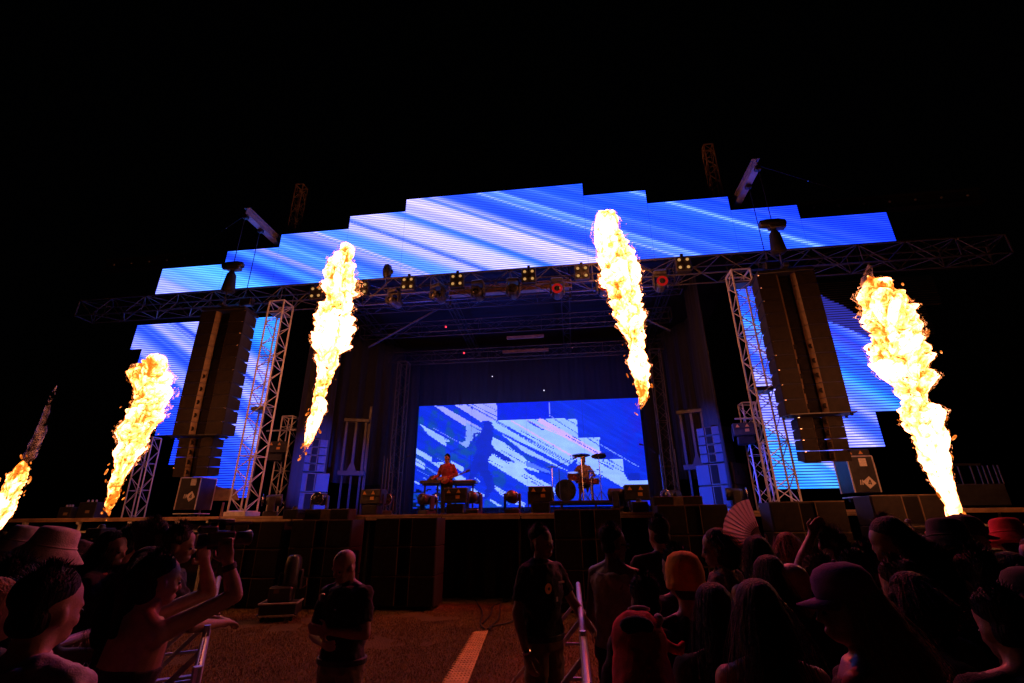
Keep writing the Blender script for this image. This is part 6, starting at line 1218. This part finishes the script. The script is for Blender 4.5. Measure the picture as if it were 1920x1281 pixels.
for px, Y, zb, lab in ((552, 10.35, 1.96, 'black flame projector on the subwoofers left of the opening'), (1200, 11.1, DECK, 'black flame projector at the stage edge right of the opening'), (199, 9.0, 1.62, 'black flame projector on a stand behind the left crowd'), (1797, 8.8, 1.45, 'black flame projector on a stand behind the right crowd')):
    p = at(px, 962, Y); t = thing('flame_projector', lab, 'flame projector', (p[0], p[1], zb), group='flame projectors')
    part('housing', MB().box((0, 0, 0.11), (0.34, 0.34, 0.2), ch=0.015), 'black_metal', t); part('nozzle', MB().lathe([(0.07, 0.21), (0.05, 0.27), (0.03, 0.28), (0.012, 0.25)], 14), 'steel', t)
    for s in (-1, 1): part('handle', MB().path([(s * .17, -.08, .12), (s * .2, -.08, .14), (s * .2, .08, .14), (s * .17, .08, .12)], 0.01, 6), 'steel', t)
    if zb < 1.7: part('stand', MB().box((0, 0, (.24 - zb) / 2), (.3, .3, zb - .24), ch=.01), 'black_metal', t)

# thin smoke drawn off the tops of two jets
sm = bpy.data.materials.new('smoke_veil'); sm.use_nodes = True; _t = sm.node_tree; _N = _t.nodes; _N.clear(); _L = _t.links.new
_o = _N.new('ShaderNodeOutputMaterial'); _tr = _N.new('ShaderNodeBsdfTransparent'); _df = _N.new('ShaderNodeBsdfDiffuse'); _df.inputs['Color'].default_value = (0.75, 0.68, 0.85, 1); _mx = _N.new('ShaderNodeMixShader'); _tc = _N.new('ShaderNodeTexCoord'); _no = _N.new('ShaderNodeTexNoise'); _no.inputs['Scale'].default_value = 5; _no.inputs['Detail'].default_value = 6
_mr = _N.new('ShaderNodeMapRange'); _mr.inputs['From Min'].default_value = .42; _mr.inputs['From Max'].default_value = .75; _mr.inputs['To Max'].default_value = .75
_L(_tc.outputs['Object'], _no.inputs['Vector']); _L(_no.outputs['Fac'], _mr.inputs['Value']); _L(_mr.outputs['Result'], _mx.inputs[0]); _L(_tr.outputs[0], _mx.inputs[1]); _L(_df.outputs[0], _mx.inputs[2]); _L(_mx.outputs[0], _o.inputs['Surface']); MATS['smoke_veil'] = sm
for prof, Y, lab, sd in (([(107, 722, 2), (100, 740, 4), (88, 775, 6), (76, 810, 8), (62, 840, 10), (50, 868, 13)], 8.9, 'thin violet smoke trailing up from the flame at the left edge', 5), ([(1628, 494, 2), (1630, 505, 6), (1626, 520, 10), (1628, 540, 14), (1640, 560, 14)], 8.8, 'small violet smoke curl on top of the widest flame', 9)):
    Pp = np.array([at(x, y, Y) for x, y, w in prof]); rd = np.array([w * ((p - EYE) @ FW) / _f for p, (x, y, w) in zip(Pp, prof)]); b0 = Pp[-1].copy(); o_ = np.argsort(Pp[:, 2])
    o = part('smoke_wisp', flame_mesh('smoke_wisp', (Pp - b0)[o_], rd[o_], sd, 1.0, .6, lambda v, lo: 0 * v, lambda v: 0 * v, 'smoke_veil', 40, .05), None, kind='stuff', label=lab); o.location = b0

# ================================================================== stage smoke lit by the back screen
hz = bpy.data.materials.new('stage_smoke'); hz.use_nodes = True; _t = hz.node_tree; _t.nodes.clear(); _o = _t.nodes.new('ShaderNodeOutputMaterial'); _v = _t.nodes.new('ShaderNodeVolumePrincipled')
_v.inputs['Color'].default_value = (0.5, 0.65, 1.0, 1); _v.inputs['Density'].default_value = 0.020; _v.inputs['Anisotropy'].default_value = 0.45; _t.links.new(_v.outputs[0], _o.inputs['Volume'])  # the screen's blue glow is also put into the smoke colour
part('stage_smoke', MB().box((CX, 17.6, 5.0), (9.6, 4.4, 5.8)), hz, kind='stuff', label='thin blue-tinted smoke hanging in front of the back screen')
